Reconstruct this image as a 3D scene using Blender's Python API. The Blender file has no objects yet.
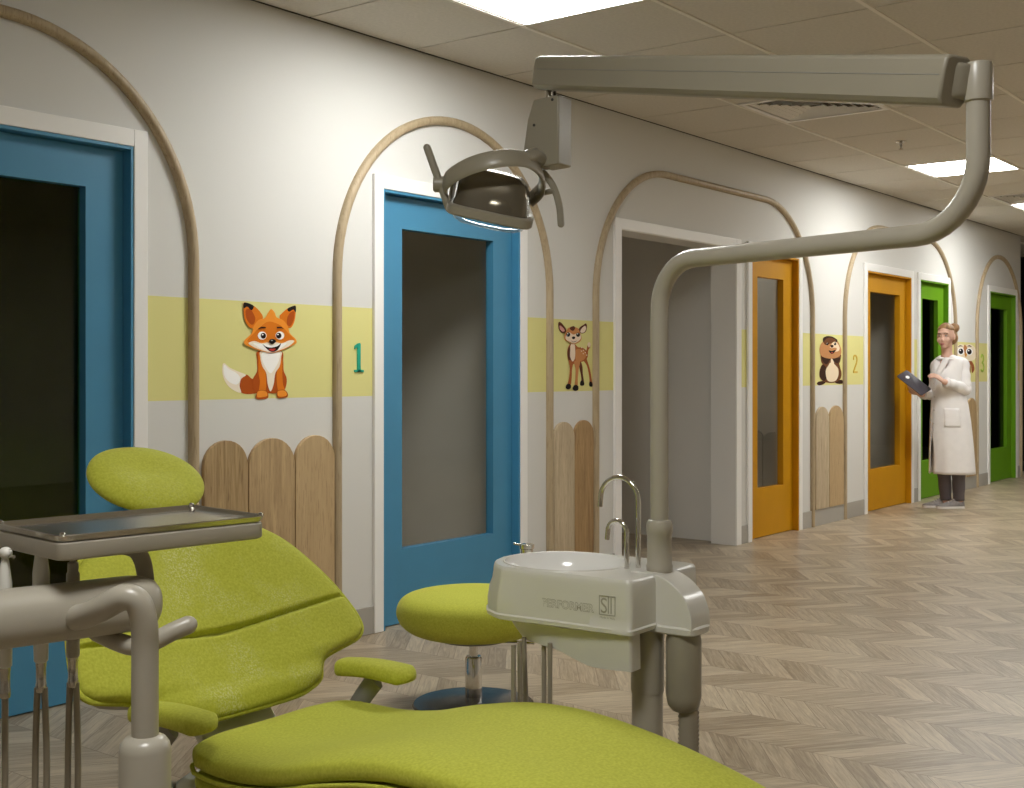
import bpy, bmesh, math, random
from mathutils import Vector, Matrix
random.seed(7)
PI = math.pi
R = math.radians
sc = bpy.context.scene
C = sc.collection

# ------------------------------------------------------------------ camera geometry (metres, wall face = plane y 0)
F, U0, V0, H, D = 1230.0, 512.0, 370.4, 1.235, 4.048
TH = math.atan2(947, F); CT, ST = math.cos(TH), math.sin(TH)
def wall_xz(u, v):
    t = (u-U0)/F
    x = D*(CT+t*ST)/(ST-t*CT)
    dep = x*CT+D*ST
    return x, H-(v-V0)*dep/F
def at(u, v, dep):
    r = (u-U0)/F*dep
    return Vector((dep*CT+r*ST, dep*ST-r*CT-D, H-(v-V0)*dep/F))

# ------------------------------------------------------------------ materials
MATS = {}
def nodes_of(m):
    m.use_nodes = True
    return m.node_tree.nodes, m.node_tree.links
def mat(name, col, rough=0.5, metal=0.0, noise=0.0, nscale=30.0, bump=0.0, bscale=200.0, sheen=0.0, coat=0.0, spec=0.5, stretch=None):
    if name in MATS: return MATS[name]
    m = bpy.data.materials.new(name); N, L = nodes_of(m)
    b = N['Principled BSDF']
    b.inputs['Base Color'].default_value = (*col, 1)
    b.inputs['Roughness'].default_value = rough
    b.inputs['Metallic'].default_value = metal
    b.inputs['Specular IOR Level'].default_value = spec
    if sheen:
        b.inputs['Sheen Weight'].default_value = sheen
        b.inputs['Sheen Roughness'].default_value = 0.45
    if coat:
        b.inputs['Coat Weight'].default_value = coat
        b.inputs['Coat Roughness'].default_value = 0.15
    tc = N.new('ShaderNodeTexCoord')
    src = tc.outputs['Object']
    if stretch:
        mp = N.new('ShaderNodeMapping'); mp.inputs['Scale'].default_value = stretch
        L.new(src, mp.inputs['Vector']); src = mp.outputs['Vector']
    if noise:
        n = N.new('ShaderNodeTexNoise'); n.inputs['Scale'].default_value = nscale; n.inputs['Detail'].default_value = 5
        L.new(src, n.inputs['Vector'])
        r = N.new('ShaderNodeValToRGB')
        r.color_ramp.elements[0].position = 0.3; r.color_ramp.elements[1].position = 0.7
        r.color_ramp.elements[0].color = tuple(c*(1-noise) for c in col)+(1,)
        r.color_ramp.elements[1].color = tuple(min(1, c*(1+noise)) for c in col)+(1,)
        L.new(n.outputs['Fac'], r.inputs['Fac']); L.new(r.outputs['Color'], b.inputs['Base Color'])
    if bump:
        n2 = N.new('ShaderNodeTexNoise'); n2.inputs['Scale'].default_value = bscale; n2.inputs['Detail'].default_value = 3
        L.new(tc.outputs['Object'], n2.inputs['Vector'])
        bp = N.new('ShaderNodeBump'); bp.inputs['Strength'].default_value = bump; bp.inputs['Distance'].default_value = 0.002
        L.new(n2.outputs['Fac'], bp.inputs['Height']); L.new(bp.outputs['Normal'], b.inputs['Normal'])
    MATS[name] = m
    return m
def emis(name, col, strength):
    m = bpy.data.materials.new(name); N, L = nodes_of(m)
    b = N['Principled BSDF']
    b.inputs['Base Color'].default_value = (0.9, 0.9, 0.9, 1)
    b.inputs['Emission Color'].default_value = (*col, 1)
    b.inputs['Emission Strength'].default_value = strength
    return m
def glass_mat(name, tint=(1, 1, 1), gloss=0.06):
    m = bpy.data.materials.new(name); N, L = nodes_of(m)
    out = N['Material Output']; N.remove(N['Principled BSDF'])
    t = N.new('ShaderNodeBsdfTransparent'); t.inputs['Color'].default_value = (*tint, 1)
    g = N.new('ShaderNodeBsdfGlossy'); g.inputs['Roughness'].default_value = 0.02
    lw = N.new('ShaderNodeLayerWeight'); lw.inputs['Blend'].default_value = 0.5
    fk = math_node(N, L, 'MULTIPLY_ADD', math_node(N, L, 'POWER', lw.outputs['Facing'], 5.0), 0.7, 0.03)
    mx = N.new('ShaderNodeMixShader')
    L.new(fk, mx.inputs['Fac']); L.new(t.outputs[0], mx.inputs[1]); L.new(g.outputs[0], mx.inputs[2])
    L.new(mx.outputs[0], out.inputs['Surface'])
    return m
def wood_mat(name, light, dark, axis=2, scale=1.0, rough=0.55, contrast=0.5):
    m = bpy.data.materials.new(name); N, L = nodes_of(m); b = N['Principled BSDF']
    tc = N.new('ShaderNodeTexCoord'); mp = N.new('ShaderNodeMapping')
    s = [26*scale]*3; s[axis] = 1.6*scale
    mp.inputs['Scale'].default_value = s
    oi = N.new('ShaderNodeObjectInfo'); add = N.new('ShaderNodeVectorMath'); add.operation = 'ADD'
    ml = N.new('ShaderNodeVectorMath'); ml.operation = 'SCALE'; ml.inputs[0].default_value = (13, 7, 19)
    L.new(oi.outputs['Random'], ml.inputs['Scale'])
    L.new(tc.outputs['Object'], add.inputs[0]); L.new(ml.outputs[0], add.inputs[1]); L.new(add.outputs[0], mp.inputs['Vector'])
    n = N.new('ShaderNodeTexNoise'); n.inputs['Scale'].default_value = 1.4; n.inputs['Detail'].default_value = 8
    n.inputs['Roughness'].default_value = 0.65; n.inputs['Distortion'].default_value = 1.2
    L.new(mp.outputs[0], n.inputs['Vector'])
    r = N.new('ShaderNodeValToRGB'); e = r.color_ramp.elements
    e[0].position = 0.5-contrast/2; e[1].position = 0.5+contrast/3
    e[0].color = (*dark, 1); e[1].color = (*light, 1)
    L.new(n.outputs['Fac'], r.inputs['Fac'])
    n2 = N.new('ShaderNodeTexNoise'); n2.inputs['Scale'].default_value = 8; n2.inputs['Detail'].default_value = 2
    L.new(mp.outputs[0], n2.inputs['Vector'])
    r2 = N.new('ShaderNodeValToRGB'); r2.color_ramp.elements[0].position = 0.33; r2.color_ramp.elements[1].position = 0.42
    r2.color_ramp.elements[0].color = (0.62, 0.56, 0.5, 1); r2.color_ramp.elements[1].color = (1, 1, 1, 1)
    L.new(n2.outputs['Fac'], r2.inputs['Fac'])
    mx = N.new('ShaderNodeMix'); mx.data_type = 'RGBA'; mx.blend_type = 'MULTIPLY'; mx.inputs['Factor'].default_value = 0.6
    L.new(r.outputs[0], mx.inputs['A']); L.new(r2.outputs[0], mx.inputs['B']); L.new(mx.outputs['Result'], b.inputs['Base Color'])
    b.inputs['Roughness'].default_value = rough
    bp = N.new('ShaderNodeBump'); bp.inputs['Strength'].default_value = 0.25; bp.inputs['Distance'].default_value = 0.002
    L.new(n.outputs['Fac'], bp.inputs['Height']); L.new(bp.outputs[0], b.inputs['Normal'])
    return m

def math_node(N, L, op, a, b=None, c=None):
    n = N.new('ShaderNodeMath'); n.operation = op
    for i, x in enumerate((a, b, c)):
        if x is None: continue
        if isinstance(x, (int, float)): n.inputs[i].default_value = x
        else: L.new(x, n.inputs[i])
    return n.outputs[0]

def floor_mat():
    """Chevron oak parquet: boards mitred on joints that run along y every 0.28 m, boards 0.0935 m apart along the joint."""
    m = bpy.data.materials.new('chevron_oak'); N, L = nodes_of(m); b = N['Principled BSDF']
    M = lambda op, a, b_=None, c=None: math_node(N, L, op, a, b_, c)
    tc = N.new('ShaderNodeTexCoord'); sp = N.new('ShaderNodeSeparateXYZ'); L.new(tc.outputs['Object'], sp.inputs[0])
    x = M('ADD', sp.outputs['X'], -4.02+0.28*100); y = sp.outputs['Y']
    colf = M('DIVIDE', x, 0.28); col = M('FLOOR', colf); fr = M('FRACT', colf)
    par = M('MODULO', col, 2.0)                          # 0: y rises with x, 1: y falls with x
    up = M('MULTIPLY', fr, 0.21); dn = M('MULTIPLY', M('SUBTRACT', 1.0, fr), 0.21)
    tri = M('ADD', M('MULTIPLY', up, M('SUBTRACT', 1.0, par)), M('MULTIPLY', dn, par))
    yy = M('DIVIDE', M('ADD', M('SUBTRACT', y, tri), 40.0), 0.0935)
    row = M('FLOOR', yy); fy = M('FRACT', yy)
    cv = N.new('ShaderNodeCombineXYZ'); L.new(col, cv.inputs[0]); L.new(row, cv.inputs[1])
    wn = N.new('ShaderNodeTexWhiteNoise'); wn.noise_dimensions = '2D'; L.new(cv.outputs[0], wn.inputs['Vector'])
    # grain: stretched along the board
    gv = N.new('ShaderNodeCombineXYZ')
    L.new(M('ADD', M('MULTIPLY', fr, 0.9), M('MULTIPLY', wn.outputs['Value'], 31.0)), gv.inputs[0])
    L.new(M('ADD', M('MULTIPLY', fy, 2.6), M('MULTIPLY', row, 1.7)), gv.inputs[1])
    L.new(col, gv.inputs[2])
    n = N.new('ShaderNodeTexNoise'); n.inputs['Scale'].default_value = 2.2; n.inputs['Detail'].default_value = 8
    n.inputs['Roughness'].default_value = 0.62; n.inputs['Distortion'].default_value = 1.0
    L.new(gv.outputs[0], n.inputs['Vector'])
    r = N.new('ShaderNodeValToRGB'); e = r.color_ramp.elements
    e[0].position = 0.28; e[1].position = 0.72
    e[0].color = (0.245, 0.182, 0.115, 1); e[1].color = (0.55, 0.46, 0.33, 1)
    L.new(M('ADD', n.outputs['Fac'], M('MULTIPLY', M('SUBTRACT', wn.outputs['Value'], 0.5), 0.24)), r.inputs['Fac'])
    # joints
    e1 = M('LESS_THAN', M('MINIMUM', fy, M('SUBTRACT', 1.0, fy)), 0.016)
    e2 = M('LESS_THAN', M('MINIMUM', fr, M('SUBTRACT', 1.0, fr)), 0.006)
    ed = M('MAXIMUM', e1, e2)
    mx = N.new('ShaderNodeMix'); mx.data_type = 'RGBA'; mx.inputs['B'].default_value = (0.17, 0.115, 0.075, 1)
    L.new(M('MULTIPLY', ed, 0.75), mx.inputs['Factor']); L.new(r.outputs[0], mx.inputs['A'])
    L.new(mx.outputs['Result'], b.inputs['Base Color'])
    L.new(M('ADD', 0.24, M('MULTIPLY', n.outputs['Fac'], 0.22)), b.inputs['Roughness'])
    b.inputs['Specular IOR Level'].default_value = 0.42
    bp = N.new('ShaderNodeBump'); bp.inputs['Strength'].default_value = 0.25; bp.inputs['Distance'].default_value = 0.002
    L.new(M('SUBTRACT', n.outputs['Fac'], ed), bp.inputs['Height']); L.new(bp.outputs[0], b.inputs['Normal'])
    return m

def wall_mat():
    """Off-white paint with the painted yellow band between 1.115 and 1.525 m on the corridor face."""
    m = bpy.data.materials.new('painted_wall'); N, L = nodes_of(m); b = N['Principled BSDF']
    M = lambda op, a, b_=None, c=None: math_node(N, L, op, a, b_, c)
    tc = N.new('ShaderNodeTexCoord'); sp = N.new('ShaderNodeSeparateXYZ'); L.new(tc.outputs['Object'], sp.inputs[0])
    k = M('MULTIPLY', M('GREATER_THAN', sp.outputs['Z'], 1.115), M('LESS_THAN', sp.outputs['Z'], 1.527))
    k = M('MULTIPLY', k, M('LESS_THAN', sp.outputs['Y'], 0.001))
    n = N.new('ShaderNodeTexNoise'); n.inputs['Scale'].default_value = 260; L.new(tc.outputs['Object'], n.inputs['Vector'])
    mx = N.new('ShaderNodeMix'); mx.data_type = 'RGBA'
    mx.inputs['A'].default_value = (0.70, 0.695, 0.668, 1); mx.inputs['B'].default_value = (0.74, 0.70, 0.29, 1)
    L.new(k, mx.inputs['Factor']); L.new(mx.outputs['Result'], b.inputs['Base Color'])
    b.inputs['Roughness'].default_value = 0.75; b.inputs['Specular IOR Level'].default_value = 0.2
    bp = N.new('ShaderNodeBump'); bp.inputs['Strength'].default_value = 0.06; bp.inputs['Distance'].default_value = 0.001
    L.new(n.outputs['Fac'], bp.inputs['Height']); L.new(bp.outputs[0], b.inputs['Normal'])
    return m

def fabric_mat():
    """Chartreuse upholstery, short pile, rubbed paler in scattered patches, with sheen put into their colour."""
    m = bpy.data.materials.new('chartreuse_fabric'); N, L = nodes_of(m); b = N['Principled BSDF']
    tc = N.new('ShaderNodeTexCoord')
    n = N.new('ShaderNodeTexNoise'); n.inputs['Scale'].default_value = 170; n.inputs['Detail'].default_value = 4
    L.new(tc.outputs['Object'], n.inputs['Vector'])
    r = N.new('ShaderNodeValToRGB'); e = r.color_ramp.elements
    e[0].position = 0.3; e[1].position = 0.7
    e[0].color = (0.445, 0.465, 0.045, 1); e[1].color = (0.57, 0.59, 0.075, 1)
    L.new(n.outputs['Fac'], r.inputs['Fac'])
    # rubbed patches with painted pale sheen: large blotches times fine streaks
    n1 = N.new('ShaderNodeTexNoise'); n1.inputs['Scale'].default_value = 6.5; n1.inputs['Detail'].default_value = 3
    L.new(tc.outputs['Object'], n1.inputs['Vector'])
    q1 = N.new('ShaderNodeValToRGB'); q1.color_ramp.elements[0].position = 0.48; q1.color_ramp.elements[1].position = 0.62
    L.new(n1.outputs['Fac'], q1.inputs['Fac'])
    n2 = N.new('ShaderNodeTexNoise'); n2.inputs['Scale'].default_value = 240; n2.inputs['Detail'].default_value = 2
    L.new(tc.outputs['Object'], n2.inputs['Vector'])
    q2 = N.new('ShaderNodeValToRGB'); q2.color_ramp.elements[0].position = 0.45; q2.color_ramp.elements[1].position = 0.65
    L.new(n2.outputs['Fac'], q2.inputs['Fac'])
    at_ = N.new('ShaderNodeAttribute'); at_.attribute_name = 'rub_sheen'
    k = math_node(N, L, 'MULTIPLY', q1.outputs['Color'], q2.outputs['Color'])
    k = math_node(N, L, 'MULTIPLY', k, at_.outputs['Fac'])
    k = math_node(N, L, 'MULTIPLY', k, 0.65)
    mx = N.new('ShaderNodeMix'); mx.data_type = 'RGBA'; mx.inputs['B'].default_value = (0.72, 0.73, 0.36, 1)
    L.new(k, mx.inputs['Factor']); L.new(r.outputs[0], mx.inputs['A']); L.new(mx.outputs['Result'], b.inputs['Base Color'])
    b.inputs['Roughness'].default_value = 0.8; b.inputs['Specular IOR Level'].default_value = 0.25
    b.inputs['Sheen Weight'].default_value = 0.25; b.inputs['Sheen Roughness'].default_value = 0.4
    b.inputs['Sheen Tint'].default_value = (0.85, 0.9, 0.4, 1)
    bp = N.new('ShaderNodeBump'); bp.inputs['Strength'].default_value = 0.3; bp.inputs['Distance'].default_value = 0.0015
    L.new(n2.outputs['Fac'], bp.inputs['Height']); L.new(bp.outputs[0], b.inputs['Normal'])
    return m

WALL = wall_mat(); FLOOR = floor_mat(); FAB = fabric_mat()
WHITE = mat('white_gloss_paint', (0.89, 0.88, 0.86), 0.35)
PLAIN = mat('room_paint', (0.84, 0.815, 0.765), 0.8, noise=0.03, nscale=4)
OLIVE = mat('dark_olive_paint', (0.52, 0.66, 0.16), 0.85, noise=0.08, nscale=3)
BLACK = mat('unlit_black', (0.006, 0.006, 0.006), 0.9)  # black colour stands in for darkness in the unlit end and farthest room
DGREEN = mat('unlit_dark_green', (0.12, 0.16, 0.045), 0.9)  # green darkened in the colour so its room looks unlit
BROWN = mat('dark_brown_floor', (0.085, 0.06, 0.038), 0.6, noise=0.2, nscale=3)
BLUE = mat('blue_door_lacquer', (0.062, 0.255, 0.43), 0.42, noise=0.03, nscale=6)
ORANGE = mat('orange_door_lacquer', (0.57, 0.27, 0.004), 0.5, spec=0.25, noise=0.03, nscale=6)
GREEN = mat('green_door_lacquer', (0.13, 0.31, 0.010), 0.5, spec=0.25, noise=0.03, nscale=6)
GREYBASE = mat('grey_skirting', (0.40, 0.38, 0.34), 0.5)
TILE = mat('ceiling_tile', (0.66, 0.625, 0.56), 0.9, noise=0.05, nscale=60, bump=0.2, bscale=160)
TBAR = mat('ceiling_rail', (0.80, 0.76, 0.68), 0.4)
GAP = mat('ceiling_gap', (0.10, 0.085, 0.065), 0.9)
OAKTRIM = wood_mat('pale_oak_trim', (0.49, 0.39, 0.25), (0.36, 0.275, 0.165), 2, 0.8, 0.5)
OAKS = [wood_mat('oak_warm', (0.52, 0.365, 0.185), (0.22, 0.135, 0.055)), wood_mat('oak_honey', (0.54, 0.385, 0.205), (0.29, 0.185, 0.085)),
        wood_mat('oak_light', (0.56, 0.405, 0.22), (0.42, 0.29, 0.145), contrast=0.8), wood_mat('oak_grey', (0.60, 0.49, 0.33), (0.40, 0.31, 0.195)),
        wood_mat('oak_rust', (0.46, 0.295, 0.13), (0.25, 0.145, 0.06))]
PLASTIC = mat('warm_grey_plastic', (0.42, 0.385, 0.315), 0.32, noise=0.02, nscale=8, coat=0.15)
LAMPPL = mat('taupe_lamp_plastic', (0.315, 0.285, 0.22), 0.36, noise=0.02, nscale=8, coat=0.1)
BODYW = mat('ivory_plastic', (0.70, 0.68, 0.62), 0.28, noise=0.02, nscale=8, coat=0.2)
CERAMIC = mat('white_ceramic', (0.86, 0.85, 0.82), 0.12, coat=0.3)
CHROME = mat('chrome', (0.72, 0.70, 0.66), 0.12, metal=1.0)
STEEL = mat('brushed_steel', (0.52, 0.49, 0.44), 0.27, metal=1.0, bump=0.05, bscale=300)
GREYPL = mat('grey_plastic', (0.26, 0.25, 0.22), 0.4)
DARKPL = mat('dark_plastic', (0.04, 0.036, 0.03), 0.4)
ENGRAVE = mat('engraved_shadow_ink', (0.36, 0.34, 0.27), 0.5)
HOSE = mat('taupe_hose', (0.33, 0.29, 0.225), 0.4)
LAMPSHELL = mat('bronze_grey_shell', (0.20, 0.175, 0.13), 0.22, metal=0.6)
LENS = glass_mat('lens_glass', (0.9, 0.92, 0.93))
GLASS = glass_mat('door_glass', (0.92, 0.92, 0.90))
SMOKE = glass_mat('smoked_glass', (0.35, 0.36, 0.28))

# ------------------------------------------------------------------ object helpers
def props(o, label=None, cat=None, group=None, kind=None):
    if label: o['label'] = label
    if cat: o['category'] = cat
    if group: o['group'] = group
    if kind: o['kind'] = kind
    return o
def empty(name, loc=(0, 0, 0), label=None, cat=None, group=None, kind=None, rz=0):
    o = bpy.data.objects.new(name, None); C.objects.link(o); o.empty_display_size = 0.1
    o.location = loc; o.rotation_euler = (0, 0, rz)
    return props(o, label, cat, group, kind)
class MB:
    def __init__(s): s.v = []; s.f = []; s.m = []
    def add(s, vs, fs, mi=0):
        b = len(s.v); s.v += [tuple(v) for v in vs]
        for f in fs: s.f.append([b+i for i in f]); s.m.append(mi)
        return s
    def box(s, x0, x1, y0, y1, z0, z1, mi=0):
        vs = [(x, y, z) for x in (x0, x1) for y in (y0, y1) for z in (z0, z1)]
        return s.add(vs, [(0, 1, 3, 2), (4, 6, 7, 5), (0, 4, 5, 1), (2, 3, 7, 6), (0, 2, 6, 4), (1, 5, 7, 3)], mi)
    def loft(s, rings, cap0=True, cap1=True, closed=True, mi=0):
        n = len(rings[0]); vs = [p for r in rings for p in r]; fs = []
        for i in range(len(rings)-1):
            for j in range(n if closed else n-1):
                k = (j+1) % n
                fs.append((i*n+j, i*n+k, (i+1)*n+k, (i+1)*n+j))
        if cap0: fs.append(tuple(reversed(range(n))))
        if cap1: fs.append(tuple((len(rings)-1)*n+j for j in range(n)))
        return s.add(vs, fs, mi)
    def lathe(s, prof, center=(0, 0, 0), n=32, axis=(0, 0, 1), cap0=True, cap1=True, mi=0, sx=1, sy=1):
        """prof: (radius, height) list along axis."""
        q = Vector((0, 0, 1)).rotation_difference(Vector(axis).normalized()); c = Vector(center)
        rings = [[c+q @ Vector((r*math.cos(2*PI*k/n)*sx, r*math.sin(2*PI*k/n)*sy, h)) for k in range(n)] for r, h in prof]
        return s.loft(rings, cap0, cap1, mi=mi)
    def tube(s, pts, rad, n=12, caps=True, mi=0, round_end=False, flat=1.0, up=None):
        P = [Vector(p) for p in pts]; m = len(P)
        rads = list(rad) if isinstance(rad, (list, tuple)) else [rad]*m
        T = [((P[min(i+1, m-1)]-P[max(i-1, 0)]).normalized()) for i in range(m)]
        a = Vector(up) if up else (Vector((0, 0, 1)) if abs(T[0].z) < 0.9 else Vector((1, 0, 0)))
        nrm = (a-T[0]*a.dot(T[0])).normalized(); rings = []
        if round_end:
            rr = rads[0]; rings_pre = []
        for i in range(m):
            if i: 
                q = T[i-1].rotation_difference(T[i]); nrm = q @ nrm
                nrm = (nrm-T[i]*nrm.dot(T[i])).normalized()
            bi = T[i].cross(nrm)
            ring = lambda rr, off: [P[i]+T[i]*off+nrm*math.cos(2*PI*k/n)*rr+bi*math.sin(2*PI*k/n)*rr*flat for k in range(n)]
            if round_end and i == 0:
                for g in (80, 60, 35, 15): rings.append(ring(rads[0]*math.cos(R(g)), -rads[0]*math.sin(R(g))))
            rings.append(ring(rads[i], 0))
            if round_end and i == m-1:
                for g in (15, 35, 60, 80): rings.append(ring(rads[i]*math.cos(R(g)), rads[i]*math.sin(R(g))))
        return s.loft(rings, caps, caps, mi=mi)
    def ell(s, c, r, n=20, m=12, q=None, mi=0):
        c = Vector(c); rings = []
        for i in range(1, m):
            t = PI*i/m
            ring = []
            for k in range(n):
                p = Vector((r[0]*math.sin(t)*math.cos(2*PI*k/n), r[1]*math.sin(t)*math.sin(2*PI*k/n), -r[2]*math.cos(t)))
                ring.append(c+(q @ p if q else p))
            rings.append(ring)
        return s.loft(rings, mi=mi)
    def prism(s, poly, d0, d1, fn, mi=0):
        """poly (a,b) outline; fn(a,b,d) -> point."""
        return s.loft([[fn(a, b, d0) for a, b in poly], [fn(a, b, d1) for a, b in poly]], mi=mi)
    def build(s, name, mats, parent=None, smooth=38, bevel=0, label=None, cat=None, group=None, kind=None, origin=None, sub=0):
        me = bpy.data.meshes.new(name)
        O = Vector(origin) if origin else Vector((0, 0, 0))
        me.from_pydata([tuple(Vector(v)-O) for v in s.v], [], s.f)
        mats = mats if isinstance(mats, list) else [mats]
        for m in mats: me.materials.append(m)
        me.polygons.foreach_set('material_index', s.m)
        bm = bmesh.new(); bm.from_mesh(me); bmesh.ops.recalc_face_normals(bm, faces=bm.faces); bm.to_mesh(me); bm.free()
        if smooth:
            me.polygons.foreach_set('use_smooth', [True]*len(me.polygons)); me.set_sharp_from_angle(angle=R(smooth))
        o = bpy.data.objects.new(name, me); C.objects.link(o)
        o.location = O
        if parent:
            o.parent = parent
            if origin: o.location = O-Vector((0, 0, 0))
        if bevel:
            b = o.modifiers.new('bevel', 'BEVEL'); b.width = bevel; b.segments = 3; b.limit_method = 'ANGLE'; b.angle_limit = R(40)
            b.harden_normals = False
        if sub:
            b = o.modifiers.new('sub', 'SUBSURF'); b.levels = sub; b.render_levels = sub
        return props(o, label, cat, group, kind)
def local(parent):
    """A converter from world points to PARENT's local frame (parents here only carry location and z rotation)."""
    M = (Matrix.Translation(parent.location) @ Matrix.Rotation(parent.rotation_euler[2], 4, 'Z')).inverted()
    return lambda p: M @ Vector(p)
def wbuild(mb, name, mats, parent, **kw):
    """Build a part whose vertices were given in world coordinates under an Empty that sits somewhere else."""
    f = local(parent); mb.v = [tuple(f(v)) for v in mb.v]
    return mb.build(name, mats, parent, **kw)
def spline(pts, n=10, closed=False):
    P = [Vector(p) for p in pts]; m = len(P); out = []
    rng = range(m) if closed else range(m-1)
    for i in rng:
        g = (lambda k: P[k % m]) if closed else (lambda k: P[max(0, min(m-1, k))])
        p0, p1, p2, p3 = g(i-1), g(i), g(i+1), g(i+2)
        for k in range(n):
            t = k/n
            out.append(0.5*((2*p1)+(p2-p0)*t+(2*p0-5*p1+4*p2-p3)*t*t+(3*p1-p0-3*p2+p3)*t**3))
    if not closed: out.append(P[-1])
    return out
def interp(tab, x):
    """cubic Hermite lookup in a sorted table of (x, y)."""
    if x <= tab[0][0]: return tab[0][1]
    if x >= tab[-1][0]: return tab[-1][1]
    n = len(tab)
    for i in range(n-1):
        (a, p), (b, q) = tab[i], tab[i+1]
        if x <= b:
            g = lambda k: (tab[min(k+1, n-1)][1]-tab[max(k-1, 0)][1])/(tab[min(k+1, n-1)][0]-tab[max(k-1, 0)][0])
            h = b-a; t = (x-a)/h; m0, m1 = g(i)*h, g(i+1)*h
            return (2*t**3-3*t*t+1)*p+(t**3-2*t*t+t)*m0+(-2*t**3+3*t*t)*q+(t**3-t*t)*m1
def rrect(x0, x1, y0, y1, r, n=6):
    out = []
    for cx, cy, a in ((x1-r, y1-r, 0), (x0+r, y1-r, 90), (x0+r, y0+r, 180), (x1-r, y0+r, 270)):
        for k in range(n+1):
            t = R(a+90*k/n); out.append((cx+r*math.cos(t), cy+r*math.sin(t)))
    return out
def copy_tree(o, parent=None):
    c = o.copy(); C.objects.link(c)
    if parent: c.parent = parent
    for ch in list(o.children): copy_tree(ch, c)
    return c

# ------------------------------------------------------------------ the setting
HC = 2.80; DH = 2.095; WT = 0.18; XE = 14.97
OPEN = [(1.79, 2.858), (4.242, 5.314), (6.33, 7.832), (8.074, 8.868), (10.256, 11.33), (11.572, 12.378), (13.75, 14.73)]
w = MB(); x = -3.0
for a, b in OPEN:
    w.box(x, a, 0, WT, 0, HC); w.box(a, b, 0, WT, DH, HC); x = b
w.box(x, XE, 0, WT, 0, HC)
w.build('wall_left', WALL, smooth=0, kind='structure', label='long off-white corridor wall with a yellow painted band', cat='wall')
MB().add([(-3, -8, 0), (20, -8, 0), (20, 6, 0), (-3, 6, 0)], [(0, 1, 2, 3)]).build('floor', FLOOR, smooth=0, kind='structure', label='grey-brown oak chevron parquet floor of the corridor', cat='floor')
MB().box(-3, 20, -8.1, -8, 0, HC).build('wall_right', PLAIN, smooth=0, kind='structure', label='plain wall across the hall from the doors', cat='wall')
MB().box(-3.1, -3, -8, 6, 0, HC).build('wall_rear', PLAIN, smooth=0, kind='structure', label='plain wall at the near end of the hall', cat='wall')
MB().box(19.9, 20, -8, 6, 0, HC).build('wall_end', BLACK, smooth=0, kind='structure', label='far end wall of the corridor, coloured black as unlit', cat='wall')

# baseboard between the casings
bb = MB(); x = -3.0
CAS = [(a-0.062, b+0.062) for a, b in OPEN]
for (a, b) in CAS+[(XE, XE)]:
    if a-x > 0.02: bb.box(x, a, -0.012, 0, 0, 0.13)
    x = b
bb.build('baseboard_left', GREYBASE, smooth=0, bevel=0.003, kind='structure', label='grey skirting board along the corridor wall', cat='baseboard')

# ceiling: slab, lay-in tiles, rails; three cells of light and two grilles are left open
TX, TY, OX = 0.69, 0.68, 4.463
LIGHTS = [(-1, 1), (7, 1), (11, 1)]           # (column, row) cells with luminaires in the photo
ADDED_LIGHTS = [(-6, 4), (3, 6), (7, 6), (11, 6)]  # unseen panels, added for their light on hall and foreground
VENTS = [(3, 1), (10, 1)]
def cell(i, j): return OX+TX*i, OX+TX*(i+1), -TY*(j+1), -TY*j
ce = MB()
ce.box(-3, 20, -8, 6, HC+0.012, HC+0.05, 1)
skip = set(LIGHTS+ADDED_LIGHTS+VENTS)
for i in range(-11, 23):
    for j in range(0, 12):
        if (i, j) in skip: continue
        x0, x1, y0, y1 = cell(i, j)
        x0 = max(x0, -3); x1 = min(x1, 20); y0 = max(y0, -8)
        if x1-x0 < 0.05 or y1-y0 < 0.05: continue
        if j == 0: y1 -= 0.012
        ce.box(x0+0.005, x1-0.005, y0+0.004, y1-0.004, HC, HC+0.012, 0)
ce.box(XE, 20, 0.02, 6, HC, HC+0.012, 0)
for j in range(1, 12):
    ce.box(-3, 20, -TY*j-0.010, -TY*j+0.010, HC-0.006, HC+0.004, 2)
ce.build('ceiling', [TILE, GAP, TBAR], smooth=0, kind='structure', label='suspended ceiling of beige square tiles', cat='ceiling')

PANEL = emis('light_panel', (1.0, 1.0, 0.965), 28.0)
def ceiling_light(i, j, label, group):
    x0, x1, y0, y1 = cell(i, j); cx, cy = (x0+x1)/2, (y0+y1)/2
    t = empty('ceiling_light', (cx, cy, HC), label, 'ceiling light', group)
    a, b = TX/2-0.004, TY/2-0.010
    fr = MB()
    for q in ((-a, a, b-0.014, b), (-a, a, -b, -b+0.014), (-a, -a+0.014, -b+0.014, b-0.014), (a-0.014, a, -b+0.014, b-0.014)):
        fr.box(q[0], q[1], q[2], q[3], -0.002, 0.0115)
    fr.build('frame', WHITE, t, smooth=0)
    MB().box(-a+0.014, a-0.014, -b+0.014, b-0.014, 0.002, 0.0105).build('diffuser', PANEL, t, smooth=0)
    return t
ceiling_light(-1, 1, 'bright square ceiling panel at the top edge above the second blue door', 'square ceiling light panels')
ceiling_light(7, 1, 'bright square ceiling panel just beyond the raised lamp arm and sprinkler', 'square ceiling light panels')
ceiling_light(11, 1, 'farthest bright ceiling panel near the end of the corridor', 'square ceiling light panels')
for (i, j) in ADDED_LIGHTS:
    ceiling_light(i, j, 'unseen square ceiling panel added to light the hall', 'unseen ceiling panels added over the open hall')

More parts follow.
